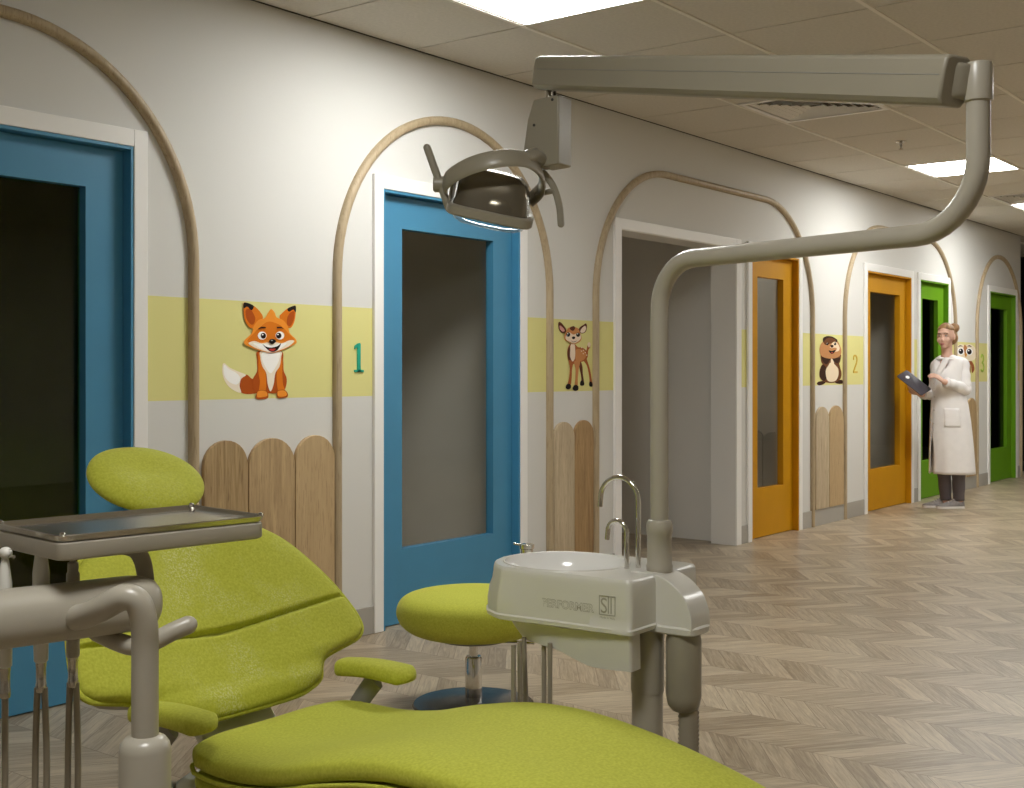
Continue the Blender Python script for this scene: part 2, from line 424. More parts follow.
# a dim unseen panel added to brighten the small room behind the nearer orange door
rl = empty('ceiling_light', (9.2, 1.0, HC-0.02), 'unseen dim panel added to brighten the room behind the nearer orange door', 'ceiling light')
MB().box(-0.2, 0.2, -0.2, 0.2, -0.012, -0.001).build('diffuser', emis('added_dim_panel', (1.0, 0.95, 0.86), 7.0), rl, smooth=0)
fr_ = MB()
for q in ((-0.22, 0.22, 0.2, 0.22), (-0.22, 0.22, -0.22, -0.2), (-0.22, -0.2, -0.2, 0.2), (0.2, 0.22, -0.2, 0.2)): fr_.box(q[0], q[1], q[2], q[3], -0.014, -0.0005)
fr_.build('frame', WHITE, rl, smooth=0)
def vent(i, j, label):
    x0, x1, y0, y1 = cell(i, j); cx, cy = (x0+x1)/2, (y0+y1)/2
    t = empty('ceiling_vent', (cx, cy, HC), label, 'air vent', 'square ceiling air diffusers')
    def ring(mb, a, z0, b, z1, th=0.003):
        o0 = [(-a, -a, z0), (a, -a, z0), (a, a, z0), (-a, a, z0)]; o1 = [(-b, -b, z1), (b, -b, z1), (b, b, z1), (-b, b, z1)]
        up = lambda L: [(p[0], p[1], p[2]+th) for p in L]
        for A, B in ((o0, o1), (up(o0), up(o1))):
            mb.loft([A, B], False, False)
        mb.loft([o0, up(o0)], False, False); mb.loft([o1, up(o1)], False, False)
    a = 0.335
    f = MB(); ring(f, a, -0.004, a-0.035, -0.004, 0.012); f.build('frame', WHITE, t, smooth=0)
    for k in range(6):
        q = a-0.05-k*0.045
        s = MB(); ring(s, q, -0.002, q-0.035, 0.03, 0.002); s.build('louvre', WHITE, t, smooth=0)
    MB().box(-a+0.001, a-0.001, -a+0.001, a-0.001, 0.045, 0.049).build('duct_back', GREYPL, t, smooth=0)
# slab is lifted over the vents by the duct boxes' depth: keep them within the ceiling void
vent(3, 1, 'square louvred air vent in the ceiling behind the lamp arm')
vent(10, 1, 'square louvred air vent beside the farthest ceiling panel')

sp_ = empty('fire_sprinkler', (8.27, -1.03, HC), 'small pendent fire sprinkler hanging from a ceiling tile before the light panel', 'sprinkler')
MB().lathe([(0.036, 0.0), (0.036, -0.004), (0.02, -0.010), (0.011, -0.011)], n=20).build('escutcheon', STEEL, sp_)
MB().lathe([(0.010, -0.011), (0.010, -0.03), (0.006, -0.035), (0.006, -0.052)], n=14).build('nozzle', STEEL, sp_)
MB().lathe([(0.004, -0.052), (0.016, -0.053), (0.016, -0.056), (0.004, -0.057)], n=16).build('deflector', STEEL, sp_)

# ------------------------------------------------------------------ rooms behind the doors
def room(n, x0, x1, y1, m, floorm=None, extra=None):
    r = MB(); t = 0.05
    r.box(x1, x1+t, WT, y1, 0, HC); r.box(x0-t, x0, WT, y1, 0, HC); r.box(x0-t, x1+t, y1, y1+t, 0, HC)
    r.build('wall_inner', m, smooth=0, kind='structure', label='inner walls of the room %s' % extra, cat='wall')
    if floorm:
        MB().box(x0, x1, WT, y1, 0.0, 0.004).build('floor_inner', floorm, smooth=0, kind='structure', label='floor coloured dark as unlit, in the room %s' % extra, cat='floor')
# room A is L-shaped: it passes behind room B
ra = MB(); t = 0.05
ra.box(-1.0, -0.95, WT, 4.0, 0, HC); ra.box(-1.0, 5.45, 4.0, 4.05, 0, HC); ra.box(5.40, 5.45, 1.75, 4.0, 0, HC); ra.box(3.80, 5.45, 1.70, 1.75, 0, HC); ra.box(3.80, 3.85, WT, 1.70, 0, HC)
ra.box(-1.0, 5.45, WT, 4.05, HC-0.01, HC+0.01)
ra.build('wall_inner', OLIVE, smooth=0, kind='structure', label='dark olive inner walls of the room behind the nearest blue door', cat='wall')
MB().box(-0.95, 3.80, WT, 4.0, 0, 0.004).box(3.80, 5.40, 1.75, 4.0, 0, 0.004).build('floor_inner', BROWN, smooth=0, kind='structure', label='dark brown floor of the room behind the nearest blue door', cat='floor')
room('b', 3.92, 5.52, 1.55, PLAIN, None, 'behind the second blue door')
room('c', 5.62, 7.937, 2.6, mat('doorway_room_paint', (0.84, 0.82, 0.78), 0.8), None, 'seen through the open doorway')
room('d', 8.03, 9.75, 2.0, PLAIN, None, 'behind the nearer orange door')
room('e', 9.85, 11.50, 2.0, PLAIN, None, 'behind the farther orange door')
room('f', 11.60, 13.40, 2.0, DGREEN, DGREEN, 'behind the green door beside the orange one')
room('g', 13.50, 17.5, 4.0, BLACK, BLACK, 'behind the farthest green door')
rc = MB()
for x0, x1, y1 in ((3.92, 5.52, 1.55), (5.62, 7.937, 2.6), (8.03, 9.75, 2.0), (9.85, 11.5, 2.0), (11.6, 13.4, 2.0), (13.5, 17.5, 4.0)):
    rc.box(x0, x1, WT, y1, HC-0.02, HC+0.01)
rc.build('ceiling_inner', PLAIN, smooth=0, kind='structure', label='plain ceilings inside the rooms behind the doors', cat='ceiling')
# white picket panel standing in room D
def picket_poly(wd, z0, z1, n=14):
    r = wd/2
    top = [(r*math.cos(PI*k/n), z1-r*0.92+0.92*r*math.sin(PI*k/n)) for k in range(n+1)]
    return [(-r, z0), (r, z0)]+top

# ------------------------------------------------------------------ doors
def casing(mb, a, b, wd=0.062):
    y0 = -0.018
    mb.box(a-wd, a, y0, 0.0, 0, DH+0.066); mb.box(b, b+wd, y0, 0.0, 0, DH+0.066); mb.box(a, b, y0, 0.0, DH, DH+0.066)
def make_door(n, a, b, m, glassm, label):
    t = empty('door_%d' % n, ((a+b)/2, 0, 0), label, 'door', kind='structure')
    c = MB(); wb = 0.062
    casing(c, a, b, wb); wbuild(c, 'casing', WHITE, t, smooth=0, bevel=0.003, label='white casing')
    j = MB(); th = 0.014
    j.box(a, a+th, -0.014, 0.13, 0, DH); j.box(b-th, b, -0.014, 0.13, 0, DH); j.box(a+th, b-th, -0.014, 0.13, DH-th, DH)
    wbuild(j, 'jamb', m, t, smooth=0, bevel=0.002)
    la, lb, lz0, lz1 = a+th+0.003, b-th-0.003, 0.006, DH-th-0.003
    st = 0.162; g0, g1 = 0.365, 1.925; y0, y1 = 0.032, 0.082
    l = MB()
    l.box(la, la+st, y0, y1, lz0, lz1); l.box(lb-st, lb, y0, y1, lz0, lz1)
    l.box(la+st, lb-st, y0, y1, lz0, g0); l.box(la+st, lb-st, y0, y1, g1, lz1)
    lf = wbuild(l, 'leaf', m, t, smooth=0)
    g = MB().box(la+st-0.004, lb-st+0.004, 0.070, 0.076, g0-0.004, g1+0.004)
    wbuild(g, 'glass_pane', glassm, lf if False else t, smooth=0, label='clear glass pane')
    return t
make_door(1, *OPEN[0], BLUE, glass_mat('olive_tinted_glass', (0.80, 0.84, 0.5)), 'nearest blue glazed door, at the left edge behind the dental chair')
make_door(2, *OPEN[1], BLUE, GLASS, 'blue glazed door in the middle, under the arch right of the fox')
make_door(3, *OPEN[3], ORANGE, GLASS, 'orange glazed door beside the open doorway')
make_door(4, *OPEN[4], ORANGE, GLASS, 'orange glazed door right of the number 2, behind the tablet')
make_door(5, *OPEN[5], GREEN, SMOKE, 'green glazed door behind the woman in the white coat')
make_door(6, *OPEN[6], GREEN, SMOKE, 'farthest green glazed door at the right edge, past the number 3')
# the doorless opening
o = empty('trim_1', (7.11, 0, 0), 'white casing around the open doorway without a door', 'doorway', kind='structure')
c = MB(); a, b = OPEN[2]
casing(c, a, b, 0.072); wbuild(c, 'casing', WHITE, o, smooth=0, bevel=0.003)
j = MB(); j.box(a, a+0.004, -0.01, WT+0.005, 0, DH); j.box(b-0.004, b, -0.01, WT+0.005, 0, DH); j.box(a, b, -0.01, WT+0.005, DH-0.004, DH)
wbuild(j, 'jamb', WHITE, o, smooth=0)

# ------------------------------------------------------------------ oak arches on the wall
def arch(a, b, label):
    r = min(0.824, (b-a)/2); w2 = 0.0215; y = 0.030; tz_ = 2.514
    cx = [(a, 0.0), (a, 0.6), (a, 1.2)]
    pts = [(a, z) for z in (0.0, 0.5, 1.0, 1.4)]
    n = 22
    pts += [(a+r-r*math.cos(PI/2*k/n), tz_-w2-r+r*math.sin(PI/2*k/n)) for k in range(n+1)]
    if b-a > 2*r+0.05: pts += [(a+r+(b-a-2*r)*k/6, tz_-w2) for k in range(1, 6)]
    pts += [(b-r+r*math.sin(PI/2*k/n), tz_-w2-r+r*math.cos(PI/2*k/n)) for k in range(0 if b-a > 2*r+0.05 else 1, n+1)]
    pts += [(b, z) for z in (1.4, 1.0, 0.5, 0.0)]
    # half-round section, flat back on the wall
    sec = [(-w2, -0.0004)]+[(-w2*math.cos(PI*k/8), -y*(0.25+0.75*math.sin(PI*k/8)**0.7)) for k in range(0, 9)]+[(w2, -0.0004)]
    rings = []
    for i, (px, pz) in enumerate(pts):
        q0, q1 = pts[max(i-1, 0)], pts[min(i+1, len(pts)-1)]
        tx, tz = q1[0]-q0[0], q1[1]-q0[1]; l = math.hypot(tx, tz); tx /= l; tz /= l
        rings.append([(px-tz*s, q, pz+tx*s) for s, q in sec])
    cxm = (a+b)/2
    return MB().loft(rings).build('wooden_arch', OAKTRIM, smooth=50, origin=(cxm, 0, 0), label=label, cat='wooden arch', group='oak arches around the doors')
ARCH = [(3.144-1.648, 3.144, 'oak arch rounding the nearest blue door at the left edge'), (3.944, 5.592, 'oak arch rounding the middle blue door beside the number 1'),
        (6.056, 9.128, 'wide flat-topped oak arch over the open doorway and nearer orange door'), (9.77, 12.60, 'wide oak arch over the farther orange door and the green door beside it'),
        (13.30, 14.942, 'farthest oak arch rounding the green door at the right edge')]
for a, b, l in ARCH: arch(a, b, l)

# ------------------------------------------------------------------ oak pickets standing on the skirting
def picket(cx, wd, top, m, label, group='rounded oak pickets on the wall'):
    poly = picket_poly(wd-0.004, 0.131, top)
    return MB().prism(poly, -0.02, -0.001, lambda a, b, d: (a, d, b)).build('fence_picket', m, smooth=30, bevel=0.002, origin=None, label=label, cat='fence picket', group=group)
def place(o, x): o.location.x = x; return o
PK = [(3.318, 0.232, 0.946, 0, 'left one of three oak pickets below the fox, with dark grain'), (3.568, 0.262, 0.945, 1, 'middle one of three oak pickets below the fox'),
      (3.820, 0.240, 0.947, 2, 'right one of three oak pickets below the fox, smooth and pale'),
      (5.752, 0.205, 0.942, 3, 'pale oak picket below the fawn, beside the darker one'), (5.953, 0.196, 0.946, 4, 'darker brown oak picket below the fawn'),
      (9.352, 0.262, 0.945, 3, 'left pale oak picket below the squirrel'), (9.633, 0.29, 0.948, 2, 'right warmer oak picket below the squirrel'),
      (12.86, 0.29, 0.945, 3, 'oak picket hidden mostly behind the woman in the white coat'), (13.18, 0.31, 0.947, 1, 'oak picket below the owl, showing right of the white coat')]
for x, wd, top, k, l in PK: place(picket(x*0.995, wd*0.995, top, OAKS[k], l), x*0.995)
# pickets inside the room behind the nearer orange door (seen through the glass)
for k in range(5):
    pk = MB().prism(picket_poly(0.16, 0.0, 0.70+0.02*(k % 2)), -0.02, -0.001, lambda a, b, d: (d, a, b)).build('fence_picket', mat('grey_white_paint', (0.6, 0.58, 0.54), 0.6), smooth=30,
        label='grey-white picket seen through the glass of the nearer orange door', cat='fence picket', group='grey pickets behind the orange door glass')
    pk.location = (9.749, 0.30+0.165*k, 0.005)

# ------------------------------------------------------------------ wall decals (flat stickers on the wall)
def decal(name, label, cat, u0, v0, k, shapes, th0=0.0012):
    """shapes: (colour, points in the crop's pixels, sharp?) painted back to front."""
    ms, idx = [], {}
    mb = MB(); P = [wall_xz(u0+p[0]/k, v0+p[1]/k) for s in shapes for p in s[1]]
    cx = sum(p[0] for p in P)/len(P); cz = min(p[1] for p in P)
    for n, s in enumerate(shapes):
        col, pts = s[0], s[1]
        if col not in idx:
            idx[col] = len(ms)
            lin = tuple(((c/255+0.055)/1.055)**2.4 if c > 10 else c/255/12.92 for c in col)
            ms.append(mat('print_%02x%02x%02x' % col, lin, 0.7, spec=0.15))
        q = [wall_xz(u0+p[0]/k, v0+p[1]/k) for p in pts]
        q = [(p.x, p.y) for p in spline([(a, b, 0) for a, b in q], 6, True)] if len(s) < 3 else q
        y = -th0-0.0003*n
        mb.loft([[(a, -0.0002 if n == 0 else y+0.0003, b) for a, b in q], [(a, y, b) for a, b in q]], True, True, mi=idx[col])
    return mb.build(name, ms, smooth=0, origin=(cx, 0, cz), label=label, cat=cat)
def circ(x, y, rx, ry=None, n=10):
    ry = ry or rx
    return [(x+rx*math.cos(2*PI*i/n), y+ry*math.sin(2*PI*i/n)) for i in range(n)]

OR, OD, OL, CR, WH, BK, BR = (222, 122, 28), (178, 82, 22), (240, 150, 50), (244, 232, 212), (252, 250, 246), (28, 20, 18), (70, 38, 22)
fox = [
 (OD, [(330, 600), (300, 600), (262, 570), (230, 590), (205, 640), (215, 690), (250, 708), (300, 708), (345, 690)]),
 (CR, [(100, 488), (86, 520), (92, 580), (120, 640), (165, 680), (220, 700), (210, 650), (222, 600), (255, 572), (200, 548), (140, 520)]),
 (WH, [(104, 500), (95, 530), (105, 585), (140, 625), (190, 640), (215, 600), (190, 560), (135, 530)]),
 (OD, [(345, 400), (335, 470), (335, 545), (305, 600), (303, 650), (325, 690), (430, 705), (520, 690), (545, 640), (545, 590), (525, 540), (522, 470), (505, 400)]),
 (OR, [(350, 410), (345, 480), (345, 560), (355, 620), (350, 690), (392, 690), (400, 620), (395, 540), (380, 450)]),
 (OR, [(500, 410), (515, 480), (515, 560), (520, 640), (535, 690), (490, 695), (475, 620), (478, 540), (490, 450)]),
 (CR, [(365, 400), (358, 450), (372, 510), (400, 560), (410, 640), (430, 690), (452, 640), (465, 560), (495, 510), (505, 450), (500, 400)]),
 (WH, [(375, 410), (370, 460), (390, 510), (430, 560), (470, 510), (492, 460), (490, 410)]),
 (OD, [(330, 700), (340, 685), (375, 680), (408, 695), (412, 735), (370, 746), (328, 742)]),
 (OL, [(334, 700), (345, 688), (375, 684), (402, 696), (405, 722), (370, 732), (335, 730)]),
 (OD, [(474, 690), (490, 680), (530, 680), (552, 705), (548, 730), (510, 738), (478, 734)]),
 (OL, [(480, 692), (495, 684), (528, 684), (545, 704), (540, 722), (510, 728), (482, 722)]),
 (OR, [(236, 58), (236, 120), (245, 180), (270, 225), (300, 238), (345, 200), (374, 160), (345, 110), (300, 72), (262, 58)]),
 (BK, [(236, 58), (237, 95), (262, 84), (290, 110), (308, 80), (268, 58)]),
 (OD, [(250, 110), (255, 165), (280, 205), (305, 210), (318, 170), (300, 125), (275, 100)]),
 (OR, [(608, 80), (606, 140), (596, 195), (570, 236), (530, 225), (492, 160), (515, 125), (550, 96), (585, 80)]),
 (BK, [(608, 80), (606, 125), (590, 105), (560, 120), (548, 98), (585, 80)]),
 (OD, [(598, 120), (592, 180), (568, 222), (545, 210), (548, 160), (570, 125)]),
 (OL, [(430, 102), (408, 130), (385, 165), (340, 180), (305, 225), (290, 275), (240, 325), (245, 355), (300, 380), (360, 400), (430, 415), (500, 400), (560, 372), (610, 345), (605, 315), (565, 275), (548, 220), (515, 180), (470, 160), (455, 125)]),
 (OR, [(415, 190), (350, 230), (310, 270), (260, 330), (330, 345), (390, 330), (432, 320), (480, 330), (550, 335), (598, 325), (550, 270), (500, 220)]),
 (CR, [(268, 345), (310, 330), (360, 345), (400, 340), (432, 345), (470, 340), (510, 345), (560, 325), (595, 330), (560, 365), (500, 392), (432, 412), (360, 395), (300, 370)]),
 (WH, [(300, 345), (350, 350), (400, 352), (432, 358), (480, 352), (540, 345), (500, 380), (432, 400), (360, 385)]),
 (BK, [(368, 352), (395, 370), (432, 376), (475, 366), (500, 346), (478, 390), (440, 408), (405, 392)]),
 ((190, 60, 50), [(410, 388), (435, 384), (462, 386), (440, 402)]),
 (WH, circ(364, 291, 31, 29)), (WH, circ(491, 290, 31, 29)),
 (BR, circ(372, 292, 19, 21)), (BR, circ(482, 291, 19, 21)),
 (BK, circ(373, 292, 13, 15)), (BK, circ(482, 291, 13, 15)),
 (WH, circ(366, 284, 5)), (WH, circ(475, 283, 5)),
 (BR, [(332, 246), (355, 228), (386, 230), (385, 238), (358, 238)]), (BR, [(468, 230), (495, 228), (516, 244), (495, 238), (470, 238)]),
 (BK, [(410, 330), (420, 318), (445, 317), (460, 330), (448, 346), (432, 352), (418, 345)]),
 ((150, 150, 150), circ(430, 326, 8, 4)),
]
decal('fox_decal', 'orange cartoon fox sticker on the yellow band left of the number 1', 'wall decal', 210, 295, 7.16, fox)

FB, FD, FL_, FC = (170, 98, 52), (96, 52, 34), (202, 138, 84), (238, 218, 196)
fawn = [
 (FD, [(305, 440), (300, 500), (312, 560), (318, 610), (306, 640), (315, 660), (338, 658), (340, 630), (330, 560), (325, 490)]),
 (FB, [(335, 440), (362, 480), (378, 540), (388, 610), (385, 650), (400, 670), (415, 655), (406, 600), (392, 520), (370, 450), (355, 410)]),
 (BK, [(384, 640), (400, 625), (416, 650), (412, 670), (388, 668)]), (BK, [(306, 632), (322, 615), (340, 635), (336, 660), (308, 660)]),
 (FB, [(352, 380), (362, 345), (368, 310), (378, 288), (394, 296), (392, 325), (376, 352), (370, 400)]),
 (FC, [(370, 312), (374, 288), (388, 284), (395, 305), (384, 328)]),
 (FB, [(215, 300), (195, 345), (192, 390), (200, 440), (220, 470), (265, 470), (310, 455), (350, 440), (372, 400), (360, 360), (325, 330), (285, 325), (258, 300)]),
 (FL_, [(270, 345), (262, 400), (270, 450), (310, 448), (345, 425), (358, 385), (330, 350)]),
 (FD, [(205, 320), (193, 380), (203, 440), (220, 468), (222, 400), (215, 340)]),
 (FB, [(205, 440), (212, 520), (205, 600), (195, 650), (220, 655), (228, 600), (232, 520), (240, 460)]),
 (FL_, [(250, 450), (262, 520), (260, 600), (255, 660), (280, 660), (282, 600), (290, 520), (300, 450)]),
 (BK, [(176, 680), (185, 652), (205, 645), (222, 660), (218, 685), (195, 695)]), (BK, [(236, 690), (246, 662), (268, 655), (286, 670), (282, 700), (255, 708)]),
 (FC, [(222, 296), (215, 350), (215, 410), (235, 450), (255, 420), (258, 350), (250, 296)]),
 (FD, [(112, 110), (112, 150), (130, 190), (165, 202), (180, 175), (160, 140), (130, 108)]),
 ((206, 150, 140), [(122, 135), (125, 170), (150, 190), (165, 180), (150, 155)]),
 (FD, [(352, 118), (360, 150), (345, 195), (305, 205), (285, 180), (300, 150), (330, 130)]),
 (FC, [(345, 140), (352, 165), (335, 195), (305, 198), (305, 175), (325, 150)]),
 (FL_, [(225, 145), (190, 165), (170, 205), (160, 240), (175, 268), (210, 285), (240, 300), (275, 290), (302, 270), (312, 240), (300, 205), (285, 165), (255, 150)]),
 (FC, [(200, 195), (172, 232), (180, 262), (215, 280), (240, 292), (270, 282), (302, 255), (305, 225), (285, 200), (240, 215)]),
 (FD, [(218, 175), (208, 160), (225, 145), (245, 142), (255, 158), (240, 182)]),
 (BK, circ(194, 215, 17, 19)), (BK, circ(280, 217, 17, 18)), (WH, circ(189, 207, 5)), (WH, circ(275, 209, 5)),
 ((110, 130, 150), circ(184, 222, 5, 7)),
 (BK, [(224, 240), (236, 232), (252, 236), (250, 250), (238, 256), (228, 250)]),
 (BR, [(215, 268), (240, 278), (268, 268), (242, 283)]),
]+[(FC, circ(x, y, 5, 5, 6)) for x, y in ((310, 330), (325, 352), (345, 340), (340, 372), (322, 382), (352, 395), (305, 360))]
decal('fawn_decal', 'brown spotted fawn sticker on the yellow band between two arches', 'wall decal', 545, 310, 8.75, fawn)

SB, SD, SL, SC = (112, 70, 40), (58, 34, 22), (196, 140, 92), (240, 220, 190)
squirrel = [
 (SD, [(190, 662), (205, 640), (260, 630), (290, 640), (260, 668), (215, 680)]), (SD, [(395, 640), (430, 620), (470, 620), (488, 645), (465, 662), (410, 658)]),
 (SB, [(255, 440), (225, 490), (215, 550), (225, 600), (270, 640), (345, 652), (410, 640), (455, 600), (465, 540), (450, 480), (430, 430), (345, 400)]),
 (SD, [(255, 450), (222, 520), (228, 590), (275, 630), (300, 560), (290, 480)]),
 (SC, [(345, 400), (320, 450), (290, 500), (288, 560), (305, 620), (345, 640), (400, 625), (430, 560), (425, 490), (385, 440), (365, 400)]),
 (SB, [(240, 330), (232, 380), (245, 430), (290, 460), (350, 420), (410, 460), (440, 430), (455, 380), (450, 330), (345, 350)]),
 (SD, [(240, 360), (260, 420), (300, 440), (330, 400), (350, 380), (380, 410), (420, 430), (450, 370), (400, 372), (345, 362), (290, 375)]),
 (SC, [(345, 385), (362, 385), (380, 440), (345, 450)]),
 (SL, [(255, 190), (225, 230), (216, 290), (235, 345), (290, 372), (345, 378), (410, 368), (455, 330), (460, 280), (440, 220), (410, 175), (330, 160)]),
 (SD, [(258, 195), (255, 150), (272, 135), (300, 125), (345, 128), (385, 145), (415, 170), (405, 195), (340, 180), (300, 215)]),
 (SB, [(262, 195), (300, 150), (350, 145), (400, 175), (375, 200), (320, 215), (285, 225)]),
 (SC, [(375, 190), (410, 200), (438, 250), (430, 290), (390, 300), (350, 290), (330, 260), (345, 220)]),
 (BK, circ(302, 212, 14, 16)), (BK, circ(388, 212, 13, 17)), (WH, circ(297, 205, 4)), (WH, circ(383, 204, 4)),
 (SD, [(332, 232), (350, 222), (370, 232), (362, 252), (345, 254)]),
 (SL, [(300, 260), (330, 255), (350, 262), (375, 255), (405, 262), (390, 295), (350, 300), (312, 292)]),
 (BK, [(315, 285), (350, 292), (392, 280), (375, 312), (350, 325), (330, 312)]), ((180, 70, 60), circ(352, 311, 11, 7)),
]
decal('squirrel_decal', 'brown standing squirrel sticker on the yellow band left of the number 2', 'wall decal', 800, 325, 11.257, squirrel)
OB, OW, OT = (150, 88, 46), (240, 226, 200), (190, 130, 80)
owl = [
 (OB, [(120, 330), (100, 400), (110, 470), (150, 530), (190, 540), (225, 500), (230, 420), (215, 350)]),
 (OB, [(215, 350), (235, 400), (245, 480), (262, 470), (274, 440), (265, 390), (240, 350)]),
 (OW, [(120, 160), (80, 190), (66, 240), (80, 300), (130, 345), (200, 350), (260, 340), (292, 300), (290, 240), (270, 190), (220, 160), (165, 172)]),
 (OT, [(165, 165), (150, 200), (160, 250), (172, 280), (190, 250), (190, 200)]),
 (WH, circ(118, 240, 38, 42)), (WH, circ(215, 242, 38, 42)),
 (BK, circ(120, 240, 26, 31)), (BK, circ(214, 245, 26, 31)), (WH, circ(112, 228, 8)), (WH, circ(206, 232, 8)),
 (BR, [(85, 190), (110, 172), (140, 185), (112, 184)]), (BR, [(190, 185), (215, 172), (240, 192), (214, 184)]),
 ((214, 150, 60), [(158, 270), (172, 262), (188, 272), (174, 305)]),
]
decal('owl_decal', 'cream-faced brown owl sticker peeping out behind the white coat', 'wall decal', 950, 330, 11.257, owl)

def number(name, label, u, v, hgt, polys, col):
    cx, cz = wall_xz(u, v)
    mb = MB()
    for poly in polys:
        mb.prism(poly, -0.006, -0.0002, lambda a, b, d: (a*hgt, d, b*hgt))
    o = mb.build(name, col, smooth=30, label=label, cat='wall number'); o.location = (cx, 0, cz)
    return o
def stroke(pts, w0):
    """outline of a pen stroke with width per point."""
    P = spline([(a, b, 0) for a, b in pts], 8); Ls, Rs = [], []
    for i, p in enumerate(P):
        t = (P[min(i+1, len(P)-1)]-P[max(i-1, 0)]).normalized(); nrm = Vector((-t.y, t.x, 0)); q = w0[0]+(w0[1]-w0[0])*i/(len(P)-1)
        Ls.append(p+nrm*q/2); Rs.append(p-nrm*q/2)
    return [(p.x, p.y) for p in Ls+Rs[::-1]]
TEAL = mat('teal_number_paint', (0.01, 0.40, 0.27), 0.5); MUST = mat('mustard_number_paint', (0.62, 0.42, 0.03), 0.5); LIME = mat('lime_number_paint', (0.33, 0.50, 0.03), 0.5)
number('number_sign', 'teal number 1 beside the middle blue door', 358, 372, 0.135, [[(-0.06, 0), (0.09, 0), (0.09, 0.95), (0.06, 1.0), (-0.03, 0.98), (-0.06, 0.9)], [(-0.2, 0), (0.24, 0), (0.24, 0.07), (-0.2, 0.07)], [(-0.2, 0.78), (-0.06, 0.86), (-0.04, 0.98), (-0.18, 0.90)]], TEAL)
number('number_sign', 'mustard number 2 beside the farther orange door', 855, 373, 0.15, [stroke([(-0.26, 0.74), (-0.2, 0.94), (0.02, 0.985), (0.22, 0.86), (0.2, 0.62), (-0.04, 0.32), (-0.26, 0.07)], (0.08, 0.10)), [(-0.3, 0), (0.3, 0), (0.3, 0.1), (-0.3, 0.1)]], MUST)
number('number_sign', 'lime green number 3 beside the farthest green door', 982, 372, 0.19, [stroke([(-0.22, 0.82), (-0.05, 0.97), (0.2, 0.86), (0.17, 0.62), (-0.05, 0.53)], (0.09, 0.09)), stroke([(-0.05, 0.53), (0.22, 0.42), (0.25, 0.17), (0.02, 0.03), (-0.24, 0.14)], (0.09, 0.09))], LIME)

# ------------------------------------------------------------------ dental chair (faces -y; all in world coordinates)
CX = 1.88
YW = lambda q: q-D                   # camera-relative depth -> world y
chair = empty('dental_chair', (CX, YW(1.75), 0), 'lime green reclining dental chair with wide winged backrest and pillow headrest', 'dental chair')
def rub_sheen_attr(o, fn):
    me = o.data; a = me.attributes.new('rub_sheen', 'FLOAT', 'POINT')
    for i, v in enumerate(me.vertices): a.data[i].value = fn(v.co)
# backrest: ladder of cross-sections going up the spine
BZ = [(0.445, 2.225), (0.50, 2.275), (0.56, 2.32), (0.64, 2.375), (0.72, 2.43), (0.80, 2.485), (0.88, 2.54)]
BW = [(0.445, 0.12), (0.452, 0.19), (0.465, 0.232), (0.485, 0.250), (0.500, 0.268), (0.508, 0.30), (0.515, 0.352), (0.522, 0.388), (0.538, 0.408), (0.565, 0.411), (0.60, 0.402), (0.64, 0.387), (0.68, 0.367), (0.74, 0.328), (0.78, 0.292), (0.81, 0.25), (0.835, 0.205), (0.855, 0.15), (0.867, 0.08)]
def lin(tab, x):
    if x <= tab[0][0]: return tab[0][1]
    for (a, p), (b, q) in zip(tab, tab[1:]):
        if x <= b: return p+(q-p)*(x-a)/(b-a)
    return tab[-1][1]
zs = []
z = 0.445
while z < 0.867: 
    zs.append(z); z += 0.0012 if 0.594 < z < 0.625 else 0.004 if (z < 0.60 or z > 0.80 or 0.59 < z < 0.63) else 0.008
zs.append(0.867)
SEAM = 0.598
def back_ring(z, grow=0.0, thick=1.0):
    yb = YW(lin(BZ, z)); hw = lin(BW, z)+grow
    sl = Vector((0, 0.52, 0.85)).normalized(); nf = Vector((0, -0.85, 0.52)).normalized()   # normal to the front
    edge = min((z-0.445)/0.03, (0.867-z)/0.05, 1.0); edge = max(edge, 0.0)**0.5
    out = []; n = 56
    for k in range(n):
        t = 2*PI*k/n; cx, sx = math.cos(t), math.sin(t)
        X = math.copysign(abs(cx)**0.75, cx)*hw
        T = (0.052*(0.35+0.65*edge)) if sx > 0 else 0.035*(0.4+0.6*edge)
        n_ = math.copysign(abs(sx)**0.55, sx)*T*thick
        if sx > 0:
            n_ *= 1-0.45*math.exp(-((z-SEAM-0.05*abs(X))/0.0045)**2)
            n_ += -0.012*math.exp(-(X/0.12)**2)*edge*thick
        n_ += 0.05*(abs(X)/0.42)**2.2
        p = Vector((CX+X, yb, z))+nf*n_
        out.append(p)
    return out
bk = wbuild(MB().loft([back_ring(z) for z in zs]), 'backrest', FAB, chair, smooth=60)
rub_sheen_attr(bk, lambda c: max(0, min(1, 1.8-abs(c.x-0.06)/0.15)))
# piping round the rim and the grey shell behind
rim = [(hw, z) for z, hw in BW]
def back_pt(X, z, off):
    nf = Vector((0, -0.85, 0.52)).normalized()
    return Vector((CX+X, YW(lin(BZ, z)), z))+nf*(0.05*(abs(X)/0.42)**2.2+off)
loop = [back_pt(hw+0.004, z, 0.006) for z, hw in BW]+[back_pt(-hw-0.004, z, 0.006) for z, hw in BW[::-1]]
lp = spline(loop, 4, True); lp.append(lp[0].copy())
wbuild(MB().tube(lp, 0.0065, 8), 'piping', FAB, chair, smooth=60)
def shell_ring(z):
    r = back_ring(z, -0.05, 0.6); nf = Vector((0, -0.85, 0.52)).normalized()
    return [p-nf*0.045 for p in r]
wbuild(MB().loft([shell_ring(z) for z in zs[6:-6]]), 'back_shell', PLASTIC, chair, smooth=60, label='grey plastic back shell')
